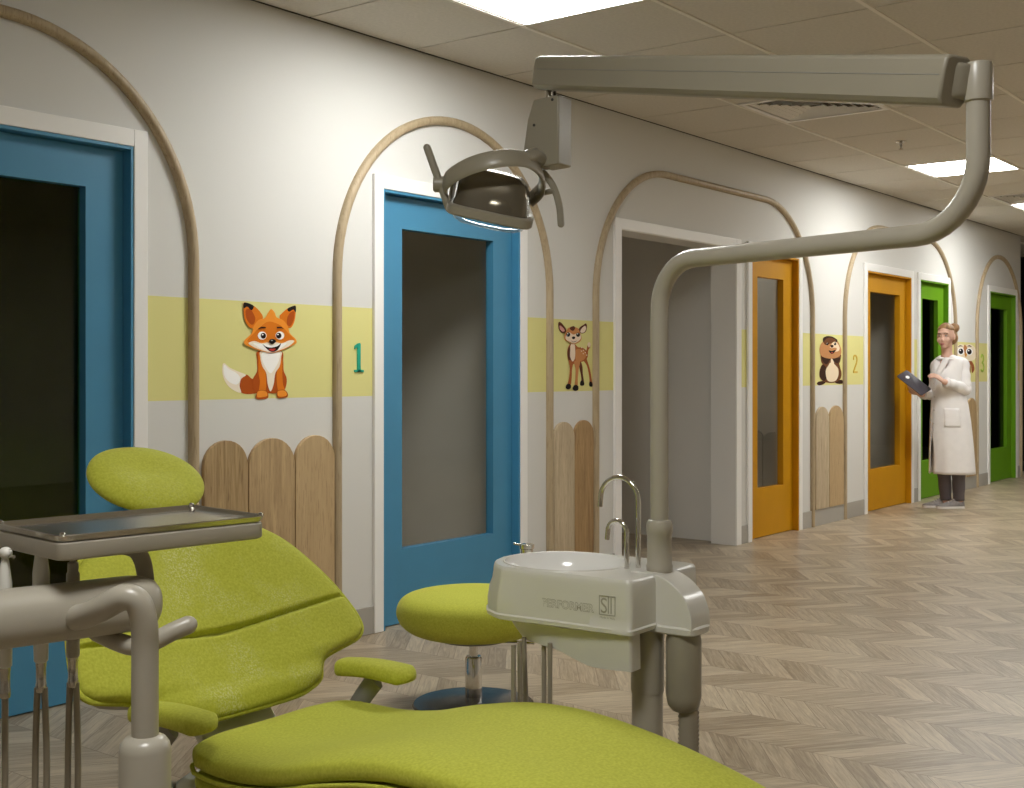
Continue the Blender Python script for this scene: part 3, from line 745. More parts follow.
# headrest
hq = Matrix.Rotation(R(-57), 3, 'X').to_quaternion()
hd = MB(); hc = Vector((CX, YW(2.60), 0.962)); n, m = 48, 28; rings = []
for i in range(1, m):
    t = PI*i/m; ring = []
    for k in range(n):
        a = 2*PI*k/n
        # lens: wide in x, tall in z, thin in y; a dimple in the middle of the front
        X = math.copysign(abs(math.cos(a))**0.95, math.cos(a))*math.sin(t)*0.155
        Zz = -math.cos(t)*0.128
        Yy = math.copysign(abs(math.sin(a))**0.8, math.sin(a))*math.sin(t)*0.040
        if Yy < 0: Yy += 0.016*math.exp(-(X/0.08)**2-(Zz/0.05)**2)
        ring.append(hc+hq @ Vector((X, Yy, Zz)))
    rings.append(ring)
hd.loft(rings)
hr = wbuild(hd, 'headrest', FAB, chair, smooth=70)
rub_sheen_attr(hr, lambda c: 0.35 if abs(c.x) < 0.1 else 0.0)
wbuild(MB().box(CX-0.03, CX+0.03, YW(2.60), YW(2.625), 0.80, 0.95), 'headrest_bar', STEEL, chair, bevel=0.004, label='steel headrest bar')
# seat: profile along y, two layers of cushion
SZ = [(0.52, 0.235), (0.7, 0.325), (0.88, 0.420), (1.04, 0.475), (1.2, 0.511), (1.3, 0.527), (1.42, 0.538), (1.56, 0.534), (1.7, 0.507), (1.82, 0.474), (1.92, 0.456), (2.02, 0.450), (2.16, 0.456)]
SW = [(0.52, 0.12), (0.54, 0.16), (0.6, 0.19), (0.9, 0.225), (1.2, 0.245), (1.45, 0.258), (1.7, 0.262), (1.9, 0.264), (2.03, 0.262), (2.09, 0.252), (2.125, 0.230), (2.15, 0.18), (2.16, 0.12)]
def seat_ring(q, dz, T, grow):
    zt = interp(SZ, q)+dz; hw = lin(SW, q)+grow; out = []; n = 52
    sl = (interp(SZ, q+0.02)-interp(SZ, q-0.02))/0.04
    edge = max(0.0, min(1.0, (2.165-q)/0.05, (q-0.515)/0.05))**0.5
    nrm = Vector((0, -sl, 1)).normalized()
    base = Vector((CX, YW(q), zt-T/2))
    for k in range(n):
        t = 2*PI*k/n; cx, sx = math.cos(t), math.sin(t)
        X = math.copysign(abs(cx)**0.55, cx)*hw
        h = math.copysign(abs(sx)**0.55, sx)*T/2*(0.25+0.75*edge)
        if sx > 0 and dz == 0: h -= 0.010*math.exp(-(X/0.10)**2)*edge
        out.append(base+Vector((X, 0, 0))+nrm*h)
    return out
qs = [0.52+0.004*k for k in range(12)]+[0.57+0.03*k for k in range(51)]+[2.09+0.004*k for k in range(18)]
qs = sorted(q for q in set(qs) if q <= 2.16)+[2.1605]
st = wbuild(MB().loft([seat_ring(q, 0, 0.062, 0) for q in qs]), 'seat_cushion', FAB, chair, smooth=70)
wbuild(MB().loft([seat_ring(q, -0.055, 0.075, -0.006) for q in qs]), 'lower_seat_cushion', FAB, chair, smooth=70)
def edge_line(sg, dz):
    return [Vector((CX+sg*(lin(SW, q)+0.001), YW(q), interp(SZ, q)+dz)) for q in qs if 0.56 < q < 2.15]
for sg in (-1, 1): wbuild(MB().tube(edge_line(sg, -0.056), 0.005, 8), 'seam_piping', FAB, chair, smooth=60)
# seat pan, hinge, pedestal
def pan_ring(q):
    zt = interp(SZ, q)-0.125; hw = lin(SW, q)*0.8
    return [Vector((CX+a*hw, YW(q), zt+b*0.02)) for a, b in rrect(-1, 1, -1, 1, 0.3, 4)]
wbuild(MB().loft([pan_ring(q) for q in qs[6:-4]]), 'seat_pan', PLASTIC, chair, smooth=50, label='grey plastic seat pan')
hb = MB().loft([[(CX+a*s, YW(2.06)+b*s*0.6, z) for a, b in rrect(-0.25, 0.25, -0.22, 0.22, 0.06)] for z, s in ((0.20, 0.8), (0.24, 0.95), (0.32, 1.0), (0.355, 0.97), (0.365, 0.9))])
wbuild(hb, 'hinge_housing', BODYW, chair, smooth=50, label='ivory hinge housing under the seat')
wbuild(MB().loft([[(CX+a, YW(q)+b, z) for a, b in rrect(-0.11, 0.11, -0.02, 0.02, 0.01, 3)] for q, z in ((2.14, 0.30), (2.20, 0.34), (2.28, 0.43), (2.36, 0.54))]), 'back_bracket', BODYW, chair, smooth=50)
pd = MB().loft([[(CX+a*s, YW(1.72)+b*s, z) for a, b in rrect(-0.17, 0.17, -0.26, 0.30, 0.07)] for z, s in ((0.03, 1.05), (0.06, 1.0), (0.22, 0.82), (0.36, 0.78))])
wbuild(pd, 'pedestal', BODYW, chair, smooth=50, label='ivory pedestal')
bp_ = MB().loft([[(CX+a*s, YW(1.72)+b*s, z) for a, b in rrect(-0.27, 0.27, -0.48, 0.46, 0.12)] for z, s in ((0.0, 1.0), (0.02, 1.0), (0.032, 0.97))])
wbuild(bp_, 'base_plate', PLASTIC, chair, smooth=50)
# armrests
for sg, xx, y0, y1, zt in ((1, 2.150, 1.95, 2.20, 0.535), (-1, 1.605, 2.005, 2.265, 0.533)):
    pr = []
    L_ = y1-y0
    for k in range(25):
        s = k/24; q = y1-L_*s
        wd = 0.040*min(1, (s/0.10)**0.5 if s < 0.10 else 1, ((1-s)/0.12)**0.5 if s > 0.88 else 1)*(0.86+0.2*s)
        wd = max(wd, 0.004); th = 0.0215*max(0.15, min(1, (s/0.08)**0.5 if s < 0.08 else 1, ((1-s)/0.12)**0.5 if s > 0.88 else 1))
        zc = zt-0.023-0.010*(1-s)+0.008*math.sin(PI*s)
        pr.append([(xx+math.copysign(abs(math.cos(2*PI*j/20))**0.7, math.cos(2*PI*j/20))*wd, YW(q), zc+math.copysign(abs(math.sin(2*PI*j/20))**0.7, math.sin(2*PI*j/20))*th) for j in range(20)])
    ar = wbuild(MB().loft(pr), 'armrest', FAB, chair, smooth=60)
    cpts = [(xx, YW(y1-0.13), zt-0.045), (xx, YW(y1-0.09), zt-0.09), (xx-sg*0.01, YW(y1-0.06), zt-0.14), (xx-sg*0.05, YW(y1-0.05), zt-0.20), (xx-sg*0.14, YW(y1-0.06), zt-0.22)]
    bpz = spline(cpts, 6); wbuild(MB().tube(bpz, 0.026, 12, flat=0.45, up=(0, 1, 0)), 'armrest_bracket', GREYPL, chair, smooth=50, label='dark grey armrest bracket')

# ------------------------------------------------------------------ rolling stool
SX, SY = 3.50, -1.175
stool = empty('dental_stool', (SX, SY, 0), 'round lime green swivel stool on a chrome column behind the spittoon', 'stool')
prof = [(0.02, 0.262), (0.16, 0.264), (0.225, 0.278), (0.265, 0.305), (0.283, 0.340), (0.280, 0.372), (0.262, 0.398), (0.225, 0.413), (0.15, 0.422), (0.03, 0.424)]
pp = [(p.x, p.y) for p in spline([(a, b, 0) for a, b in prof], 4)]
MB().lathe(pp, n=56, sy=1.0).build('seat', FAB, stool, smooth=60)
MB().lathe([(0.13, 0.248), (0.14, 0.262)], n=32).build('seat_plate', GREYPL, stool)
MB().lathe([(0.016, 0.15), (0.016, 0.25)], n=20).build('piston', CHROME, stool)
MB().lathe([(0.030, 0.03), (0.031, 0.035), (0.031, 0.178), (0.027, 0.185), (0.016, 0.186)], n=28).build('column', CHROME, stool)
MB().lathe([(0.220, 0.0), (0.225, 0.006), (0.220, 0.014), (0.12, 0.026), (0.03, 0.036)], n=48).build('base', mat('dark_chrome', (0.05, 0.046, 0.042), 0.25, coat=0.3), stool)
MB().tube([(0.02, -0.02, 0.235), (0.10, -0.12, 0.235), (0.14, -0.17, 0.228)], 0.005, 8, round_end=True).build('height_lever', CHROME, stool)

# ------------------------------------------------------------------ spittoon unit
BXc, BQc = 2.425, 1.69            # basin centre (x, camera-relative depth)
cusp = empty('dental_spittoon', (2.44, YW(1.45), 0), 'ivory dental spittoon unit with round basin and twin gooseneck taps', 'spittoon')
def plan():
    pts = [(2.285, 1.432), (2.278, 1.55), (2.272, 1.66), (2.268, 1.74)]
    for k in range(1, 10):
        a = R(180-20*k); pts.append((BXc+0.165*math.cos(a)*(1.0), 1.73+0.150*math.sin(a)))
    pts += [(2.59, 1.72), (2.595, 1.60), (2.595, 1.46), (2.585, 1.435)]
    return pts
PL = plan()
def ray_r(a):
    """distance from the basin centre to the plan outline in direction a."""
    dx, dy = math.cos(a), math.sin(a); best = 0.2
    for (x0, y0), (x1, y1) in zip(PL, PL[1:]+PL[:1]):
        ax, ay = x0-BXc, y0-BQc; ex, ey = x1-x0, y1-y0
        den = dx*ey-dy*ex
        if abs(den) < 1e-9: continue
        t = (ax*ey-ay*ex)/den; s = (ax*dy-ay*dx)/den
        if t > 0 and -1e-6 <= s <= 1+1e-6: best = t
    return best
NR = 300
ANG = [2*PI*k/NR for k in range(NR)]
OUT = [ray_r(a) for a in ANG]
OUT = [(OUT[i-1]+2*OUT[i]+OUT[(i+1) % NR])/4 for i in range(NR)]
def ring_off(off, z, flare=0.0):
    r = []
    for a, q in zip(ANG, OUT):
        f = 1.0 if True else 0
        end = max(0.0, math.cos(a-R(112)))**2       # swells toward the bowl end
        rr = q+off+flare*end
        r.append((BXc+rr*math.cos(a), YW(BQc+rr*math.sin(a)), z))
    return r
TOPZ = 0.775
body = [ring_off(-0.004, 0.652, 0.012), ring_off(0.003, 0.655, 0.012), ring_off(0.0045, 0.664, 0.013), ring_off(0.0005, 0.6675, 0.013), ring_off(0.0005, 0.69, 0.014), ring_off(0.0005, 0.715, 0.010), ring_off(0.0, 0.735, 0.003), ring_off(0.0, 0.755), ring_off(-0.001, 0.765), ring_off(-0.003, 0.771), ring_off(-0.007, TOPZ)]
ba, bb_ = 0.140, 0.152             # basin half axes (x, depth)
def basin_ring(s, z): return [(BXc+ba*s*math.cos(a), YW(BQc+0.012+bb_*s*math.sin(a)), z) for a in ANG]
def mix(r0, r1, t): return [tuple(Vector(p).lerp(Vector(q), t)) for p, q in zip(r0, r1)]
body += [mix(body[-1], basin_ring(1.04, TOPZ), 0.5), basin_ring(1.04, TOPZ), basin_ring(1.03, TOPZ+0.003), basin_ring(1.0, TOPZ+0.002)]
wbuild(MB().loft(body, True, False), 'body', BODYW, cusp, smooth=40)
bas = [basin_ring(1.0, TOPZ+0.002), basin_ring(0.985, TOPZ-0.004), basin_ring(0.95, TOPZ-0.02), basin_ring(0.86, TOPZ-0.045), basin_ring(0.65, TOPZ-0.065), basin_ring(0.35, TOPZ-0.075), basin_ring(0.1, TOPZ-0.078)]
wbuild(MB().loft(bas, False, True), 'basin', CERAMIC, cusp, smooth=60, label='white round basin')
# lower hull
def hull_poly(z): return [(2.295, 1.45), (2.29, 1.6), (2.29, 1.72), (2.32, 1.80), (2.42, 1.84), (2.52, 1.80), (2.56, 1.70), (2.57, 1.45)]
hull = MB(); segs = spline([(a, b, 0) for a, b in [(2.335, 1.440), (2.312, 1.439), (2.293, 1.441), (2.291, 1.46), (2.291, 1.55), (2.290, 1.65), (2.290, 1.72), (2.32, 1.80), (2.42, 1.845), (2.53, 1.80), (2.57, 1.70), (2.575, 1.60), (2.50, 1.54), (2.41, 1.525), (2.37, 1.50)]], 5)
def hb_z(q): return interp([(1.45, 0.572), (1.55, 0.570), (1.66, 0.598), (1.9, 0.602)], q)
top_r = [(p.x, YW(p.y), 0.656) for p in segs]
mid_r = [(BXc+(p.x-BXc)*0.97, YW(1.452+(p.y-1.452)*0.95), 0.63) for p in segs]
bot_r = [(BXc+(p.x-BXc)*0.94, YW(1.452+(p.y-1.452)*0.88), hb_z(1.452+(p.y-1.452)*0.88)) for p in segs]
wbuild(hull.loft([top_r, mid_r, bot_r]), 'lower_hull', BODYW, cusp, smooth=35)
# arched housing on the post end
hp = [(1.50, 0.654), (1.50, 0.777), (1.445, 0.777), (1.42, 0.772), (1.39, 0.757), (1.362, 0.732), (1.346, 0.70), (1.342, 0.675), (1.342, 0.654)]
hps = [hp[0], hp[1]]+[(p.x, p.y) for p in spline([(a, b, 0) for a, b in hp[2:]], 5)]
hs = MB().prism(hps, 2.392, 2.478, lambda a, b, d: (d, YW(a), b))
wbuild(hs, 'post_housing', BODYW, cusp, smooth=40, bevel=0.016)
lipb = MB().loft([[(a, YW(b), z) for a, b in rrect(2.388-g, 2.482+g, 1.338-g, 1.47, 0.022)] for z, g in ((0.644, -0.005), (0.648, 0.0), (0.660, 0.001), (0.664, -0.003))])
wbuild(lipb, 'housing_lip', BODYW, cusp, smooth=40)
# column to the floor, canister and ribbed hose
col_xy = (2.420, YW(1.472))
wbuild(MB().lathe([(0.037, 0.50), (0.038, 0.505), (0.038, 0.655)], (*col_xy, 0), 36), 'column_sleeve', PLASTIC, cusp)
wbuild(MB().lathe([(0.055, 0.0), (0.055, 0.012), (0.0355, 0.02), (0.0355, 0.505)], (*col_xy, 0), 36), 'column', PLASTIC, cusp)
can = (2.432, YW(1.384))
cp = [(0.012, 0.465), (0.026, 0.470), (0.036, 0.482), (0.040, 0.503), (0.040, 0.628), (0.036, 0.648), (0.036, 0.652)]
wbuild(MB().lathe(cp, (*can, 0), 36), 'filter_canister', mat('olive_grey_plastic', (0.31, 0.28, 0.21), 0.35), cusp, label='grey filter canister')
rb = []
for k in range(92):
    rb.append((0.0245 if k % 2 else 0.0215, 0.02+k*0.005))
wbuild(MB().lathe(rb, (can[0]+0.008, can[1]-0.008, 0), 28), 'ribbed_hose', HOSE, cusp, smooth=80)
# floor utility box under the column
fb = MB().loft([[(2.42+a*s, YW(1.42)+b*s, z) for a, b in rrect(-0.13, 0.13, -0.17, 0.17, 0.04)] for z, s in ((0.0, 1.0), (0.018, 1.0), (0.024, 0.97))])
wbuild(fb, 'floor_plate', PLASTIC, cusp, smooth=50)
# taps
def tap(x, q, top, span, r):
    b = Vector((x, YW(q), TOPZ)); rad = span/2
    pts = [b, b+Vector((0, 0, (top-TOPZ)*0.5)), b+Vector((0, 0, top-TOPZ-rad))]
    pts += [b+Vector((0, rad-rad*math.cos(a), top-TOPZ-rad+rad*math.sin(a))) for a in [PI*k/14 for k in range(1, 14)]]
    pts += [b+Vector((0, span, top-TOPZ-rad)), b+Vector((0, span+0.002, top-TOPZ-rad-0.02))]
    return MB().tube(pts, r, 12)
wbuild(tap(2.452, 1.516, 0.983, 0.105, 0.0062), 'tall_tap', CHROME, cusp, smooth=60, label='tall gooseneck tap')
wbuild(tap(2.425, 1.531, 0.884, 0.052, 0.0058), 'short_tap', CHROME, cusp, smooth=60, label='short gooseneck tap')
vb = at(527, 549, 3.18); vk = MB().lathe([(0.016, -0.075), (0.016, 0.0), (0.019, 0.002), (0.019, 0.012), (0.012, 0.014)], vb, 20)
vk.tube([vb+Vector((0, 0, -0.06)), Vector((BXc+0.03, YW(BQc+0.1), vb.z-0.06))], 0.008, 10)
vk.tube([vb+Vector((0, 0, 0.008)), vb+Vector((-0.01, 0.035, 0.012))], 0.003, 8)
wbuild(vk, 'valve', CHROME, cusp, smooth=50, label='small chrome valve behind the basin')
# hanging hoses under the bowl
for u, du, dep in ((513.5, 0, 2.80), (519.5, 2, 2.83), (524, 4, 2.88), (544, 0, 2.86), (550, 0, 2.82)):
    p0 = at(u, 640, dep); p0.z = 0.61
    q = Vector((0.02*du/4, 0, 0))
    pts = spline([p0, p0+q*0.5-Vector((0, 0, 0.2)), p0+q-Vector((0, 0, 0.42)), (p0.x+0.03, p0.y-0.05, 0.06), (p0.x+0.08, YW(1.56), 0.03), (2.41, YW(1.45), 0.03)], 8)
    wbuild(MB().tube(pts, 0.0058, 8), 'hose', HOSE, cusp, smooth=60, label='taupe suction hose')
# engraved name and emblem on the front face
def text_mesh(name, body_, size, mat_, parent, loc, rot, ext=0.0006, offset=0.0):
    cu = bpy.data.curves.new(name, 'FONT'); cu.body = body_; cu.size = size; cu.extrude = ext; cu.offset = offset; cu.resolution_u = 4
    tmp = bpy.data.objects.new(name, cu); C.objects.link(tmp)
    dg = bpy.context.evaluated_depsgraph_get(); me = bpy.data.meshes.new_from_object(tmp.evaluated_get(dg))
    C.objects.unlink(tmp); bpy.data.objects.remove(tmp)
    me.materials.clear(); me.materials.append(mat_)
    return me
def face_pt(q, z):
    """x of the spittoon's front face at depth q, just proud of it."""
    return lin([(1.432, 2.285), (1.55, 2.278), (1.66, 2.272), (1.74, 2.268)], q)-0.0009
def text_part(name, body_, q0, q1, z0, hgt, m, label=None, off=0.0, proud=0.0, tilt=0.0):
    """letters from depth q0 to q1 along the front face, standing HGT tall on height z0."""
    me = text_mesh(name, body_, 1.0, m, cusp, None, None, 0.0, off)
    xs = [v.co.x for v in me.vertices]; ys = [v.co.y for v in me.vertices]
    ax, bx, ay, by = min(xs), max(xs), min(ys), max(ys); f = local(cusp)
    for v in me.vertices:
        q = q0+(q1-q0)*(v.co.x-ax)/(bx-ax); zz = z0+hgt*(v.co.y-ay)/(by-ay)
        v.co = f((face_pt(q, zz)-proud, YW(q), zz))
    o = bpy.data.objects.new(name, me); C.objects.link(o); o.parent = cusp
    if label: o['label'] = label
    return o
text_part('name_outline', 'PERFORMER', 1.661, 1.524, 0.6955, 0.0195, ENGRAVE, 'dark outline of the PERFORMER lettering', 0.035)
text_part('name_lettering', 'PERFORMER', 1.6595, 1.5255, 0.6968, 0.0170, BODYW, 'raised PERFORMER lettering', 0.0, 0.0006)
em = MB()
def em_box(q0, q1, z0, z1):
    em.add([(face_pt(q, z)-t, YW(q), z) for t in (0.0, 0.0008) for q, z in ((q0, z0), (q1, z0), (q1, z1), (q0, z1))], [(0, 1, 2, 3), (4, 7, 6, 5), (0, 4, 5, 1), (1, 5, 6, 2), (2, 6, 7, 3), (3, 7, 4, 0)])
ea, eb_, ez0, ez1 = 1.511, 1.470, 0.694, 0.737
for q in ((ea, eb_, ez0, ez0+0.0014), (ea, eb_, ez1-0.0014, ez1), (ea, ea-0.0014, ez0+0.0014, ez1-0.0014), (eb_+0.0014, eb_, ez0+0.0014, ez1-0.0014), (1.4885, 1.4865, ez0+0.004, ez1-0.0015), (1.4815, 1.4795, ez0+0.004, ez1-0.004)): em_box(*q)
wbuild(em, 'emblem', ENGRAVE, cusp, smooth=0, label='boxed emblem')
text_part('emblem_letter', 'S', 1.507, 1.491, 0.698, 0.034, ENGRAVE)
text_part('origin_lettering', 'Made in Italy', 1.509, 1.471, 0.685, 0.0055, ENGRAVE)

# ------------------------------------------------------------------ operating lamp on its post and arms
PX, PY = 2.44, YW(1.452)
lamp = empty('operating_lamp', (PX, PY, TOPZ), 'beige dental operating lamp on a tall post and bent swing arm', 'dental lamp')
wbuild(MB().lathe([(0.029, 0.0), (0.030, 0.003), (0.030, 0.014), (0.0285, 0.016), (0.0285, 0.085), (0.030, 0.087), (0.030, 0.108), (0.026, 0.117), (0.0205, 0.119)], (PX, PY, TOPZ), 32), 'post_collar', PLASTIC, lamp)
A0 = Vector((PX, PY, 1.0)); AH = 1.484
A1 = Vector((2.196, YW(0.664), AH-0.003)); dirh = (A1-Vector((PX, PY, AH))).normalized()
pts = [Vector((PX, PY, TOPZ+0.117)), Vector((PX, PY, 1.0)), Vector((PX, PY, 1.2)), Vector((PX, PY, AH-0.13))]
rb_ = 0.11
c0 = Vector((PX, PY, AH))
for k in range(1, 11):
    a = PI/2*k/10
    pts.append(Vector((PX, PY, AH-rb_))+Vector((0, 0, rb_*math.sin(a)))+dirh*rb_*(1-math.cos(a)))
rb2 = 0.13
e0 = A1-dirh*rb2
pts.append(c0.lerp(e0, 0.35)); pts.append(c0.lerp(e0, 0.7))
for k in range(0, 11):
    a = PI/2*k/10
    pts.append(e0+dirh*rb2*math.sin(a)+Vector((0, 0, rb2*(1-math.cos(a)))))
pts.append(Vector((A1.x, A1.y, 1.64))); pts.append(Vector((A1.x, A1.y, 1.725)))
wbuild(MB().tube(pts, 0.0205, 20), 'swing_arm', PLASTIC, lamp, smooth=60)
wbuild(MB().lathe([(0.0205, 1.703), (0.0240, 1.705), (0.0245, 1.71), (0.0245, 1.765), (0.022, 1.771), (0.01, 1.772)], (A1.x, A1.y, 0), 32), 'joint_cap', PLASTIC, lamp)
# upper spring arm: boxy section that runs from the joint up and away
B0 = at(956, 81.5, 2.135); B1 = at(542, 73.5, 3.33)
ax = (B1-B0).normalized(); side = ax.cross(Vector((0, 0, 1))).normalized(); upv = side.cross(ax).normalized()
def arm_ring(p, hh, ww):
    sec = [(-0.7, -1), (0.7, -1), (1, -0.72), (1, 0.35), (0.9, 0.9), (0.6, 1), (-0.6, 1), (-0.9, 0.9), (-1, 0.35), (-1, -0.72)]
    return [p+side*a*ww+upv*b*hh for a, b in sec]
armm = MB().loft([arm_ring(B0, 0.044, 0.034), arm_ring(B0.lerp(B1, 0.5), 0.044, 0.034), arm_ring(B1-ax*0.02, 0.044, 0.034), arm_ring(B1-ax*0.005, 0.042, 0.032), arm_ring(B1, 0.034, 0.026)])
wbuild(armm, 'spring_arm', LAMPPL, lamp, smooth=25, bevel=0.005)
# parting line along both sides of the arm
pl_ = MB()
for sg in (-1, 1):
    n_ = side*sg
    pl_.tube([B0+n_*0.0338+upv*0.008+ax*0.01, B1+n_*0.0338+upv*0.008-ax*0.03], 0.0012, 6)
wbuild(pl_, 'parting_line', GREYPL, lamp, smooth=60)
# knuckle between cap and arm
kn = Vector((A1.x, A1.y, 1.740))
def blk(p, hh, ww): return [p+side*a*ww+upv*b*hh for a, b in rrect(-1, 1, -1, 1, 0.35, 3)]
wbuild(MB().loft([blk(kn, 0.026, 0.018), blk(kn.lerp(B0, 0.6), 0.030, 0.020), blk(B0+ax*0.02, 0.034, 0.022)]), 'elbow_block', LAMPPL, lamp, smooth=40)
# head bracket under the far end
DL = 3.30; KP = DL/F
rgt = Vector((ST, -CT, 0)); fwd = Vector((CT, ST, 0)); UPZ = Vector((0, 0, 1))
def lp_(u, v, dy=0.0): return at(u, v, DL)+fwd*dy
wbuild(MB().tube([lp_(549, 86), lp_(549, 101)], 0.0085, 14), 'swivel_stem', STEEL, lamp, smooth=60)
wbuild(MB().tube([lp_(555, 86, 0.02), lp_(555, 99, 0.02)], 0.004, 10), 'cable', DARKPL, lamp, smooth=60, label='dark cable')
bxp = [(540, 100.5), (565, 98.5), (565, 167), (546, 168.5), (529.5, 152), (534, 120)]
yaw = R(-32)
pc = lp_(552, 132)
def rot_about(p):
    d = p-pc; d = Matrix.Rotation(yaw, 3, 'Z') @ d
    return pc+d
bx0 = [rot_about(lp_(u+(u-552)*0.16, v, -0.035)) for u, v in bxp]; bx1 = [rot_about(lp_(u+(u-552)*0.16, v, 0.035)) for u, v in bxp]
wbuild(MB().loft([bx0, bx1]), 'bracket_box', LAMPPL, lamp, smooth=25, bevel=0.004)
for u, v in ((560, 103), (539, 126), (548, 165)):
    scw = MB(); p = rot_about(lp_(u, v, -0.035)); d = Matrix.Rotation(yaw, 3, 'Z') @ (-fwd)
    scw.lathe([(0.004, -0.001), (0.004, 0.0012), (0.001, 0.0014)], p, 10, axis=d)
    wbuild(scw, 'screw', DARKPL, lamp)
# yoke
LC = at(494, 196, DL)
def ll(x, y, z): return LC+rgt*x+fwd*y+UPZ*z
yk = spline([ll(-0.132, -0.01, 0.020), ll(-0.118, -0.07, 0.036), ll(-0.065, -0.125, 0.058), ll(0.0, -0.145, 0.073), ll(0.055, -0.13, 0.080), ll(0.095, -0.085, 0.078), ll(0.124, -0.02, 0.058), ll(0.128, 0.035, 0.026), ll(0.10, 0.07, 0.0)], 8)
wbuild(MB().tube(yk, 0.026, 14, flat=0.30, up=(0, 0, 1)), 'yoke', LAMPPL, lamp, smooth=60)
wbuild(MB().tube([ll(0.085, -0.085, 0.088), ll(0.105, -0.05, 0.100), rot_about(lp_(546, 162))], [0.019, 0.021, 0.020], 16, round_end=True), 'yoke_knuckle', LAMPPL, lamp, smooth=60)
# handles
hl = [ll(-0.178, -0.02, 0.126), ll(-0.160, -0.02, 0.075), ll(-0.138, -0.02, 0.015), ll(-0.120, -0.02, -0.035)]
wbuild(MB().tube(spline(hl, 5), 0.0105, 12, round_end=True), 'handle', LAMPPL, lamp, smooth=60)
hrr = [ll(0.135, 0.03, 0.066), ll(0.160, 0.03, 0.030), ll(0.176, 0.03, -0.02), ll(0.181, 0.03, -0.072)]
wbuild(MB().tube(spline(hrr, 5), 0.0095, 12, round_end=True, flat=0.6), 'handle', LAMPPL, lamp, smooth=60)
wbuild(MB().tube([ll(0.112, 0.055, 0.012), ll(0.166, 0.03, 0.020)], 0.008, 10), 'handle_stalk', LAMPPL, lamp, smooth=60)
wbuild(MB().lathe([(0.018, -0.016), (0.022, -0.012), (0.022, 0.012), (0.018, 0.016)], ll(-0.146, -0.012, 0.030), 20, axis=rgt), 'pivot_knob', LAMPPL, lamp)
# reflector housing: tilted shallow shell with a rim, a hump on top, a bulging lens below
hm = Matrix((rgt, fwd, UPZ)).transposed().to_4x4()
tilt = Matrix.Rotation(R(12), 4, 'Y') @ Matrix.Rotation(R(13), 4, 'X')
def hh_(x, y, z): return LC+(hm @ (tilt @ Vector((x, y, z))))
def srect(a, b, z, n=40, e=0.45, dx=0.0):
    out = []
    for k in range(n):
        t = 2*PI*k/n; c, s = math.cos(t), math.sin(t)
        out.append(hh_(dx+math.copysign(abs(c)**e, c)*a, math.copysign(abs(s)**e, s)*b, z))
    return out
wbuild(MB().loft([srect(0.112, 0.098, -0.062), srect(0.117, 0.103, -0.058), srect(0.117, 0.103, -0.038), srect(0.112, 0.098, -0.034), srect(0.100, 0.086, -0.034), srect(0.100, 0.086, -0.062)], False, False), 'rim', LAMPPL, lamp, smooth=45)
wbuild(MB().loft([srect(0.104, 0.090, -0.036), srect(0.100, 0.086, -0.015), srect(0.097, 0.080, 0.015, dx=-0.002), srect(0.092, 0.072, 0.045, dx=-0.008), srect(0.078, 0.058, 0.062, dx=-0.014), srect(0.03, 0.025, 0.067, dx=-0.016)], False, True), 'reflector_housing', LAMPSHELL, lamp, smooth=60)
hump = MB().loft([[hh_(0.02+math.cos(2*PI*k/24)*a, -0.045+math.sin(2*PI*k/24)*b, z) for k in range(24)] for a, b, z in ((0.078, 0.048, -0.034), (0.076, 0.046, -0.018), (0.066, 0.040, 0.0), (0.045, 0.028, 0.012), (0.015, 0.01, 0.016))])
wbuild(hump, 'bulb_cover', LAMPSHELL, lamp, smooth=60)
wbuild(MB().loft([srect(0.100, 0.086, -0.050), srect(0.100, 0.086, -0.062), srect(0.094, 0.080, -0.073), srect(0.075, 0.064, -0.082), srect(0.04, 0.034, -0.086)], False, True), 'lens', LENS, lamp, smooth=60, label='clear bulging lens')
wbuild(MB().loft([srect(0.096, 0.082, -0.050), srect(0.08, 0.068, -0.035), srect(0.05, 0.04, -0.028)], False, True), 'reflector', mat('mirror_reflector', (0.75, 0.76, 0.78), 0.15, metal=1.0), lamp, smooth=60)
cheek = MB().box(-0.004, 0.004, -0.05, 0.05, -0.04, 0.03)
cheek.v = [tuple(hh_(-0.112+p[0], p[1], p[2])) for p in cheek.v]
wbuild(cheek, 'side_cheek', LAMPPL, lamp, bevel=0.003)

# ------------------------------------------------------------------ instrument delivery unit at the left
pst = at(145, 735, 1.84)
deliv = empty('delivery_unit', (pst.x, pst.y, 0), 'grey dental instrument unit with bent post at the left front', 'instrument unit')
cz = pst.z
wbuild(MB().lathe([(0.16, 0.0), (0.16, 0.02), (0.06, 0.03), (0.05, 0.04)], (pst.x, pst.y, 0), 36), 'floor_plate', PLASTIC, deliv)
wbuild(MB().lathe([(0.038, 0.035), (0.038, cz-0.022), (0.036, cz-0.012), (0.030, cz-0.004), (0.020, cz)], (pst.x, pst.y, 0), 36), 'post_sleeve', PLASTIC, deliv)
tp = spline([at(145, 735, 1.84), at(145, 690, 1.84), at(145, 650, 1.84), at(144, 622, 1.835), at(137.5, 602, 1.83), at(123, 597.5, 1.83), at(104, 607, 1.84), at(86, 615.5, 1.87), at(66, 619, 1.93)], 8)
tp[0] = tp[0]-Vector((0, 0, 0.02))
wbuild(MB().tube(tp, 0.0198, 20, round_end=True), 'bent_post', PLASTIC, deliv, smooth=60)
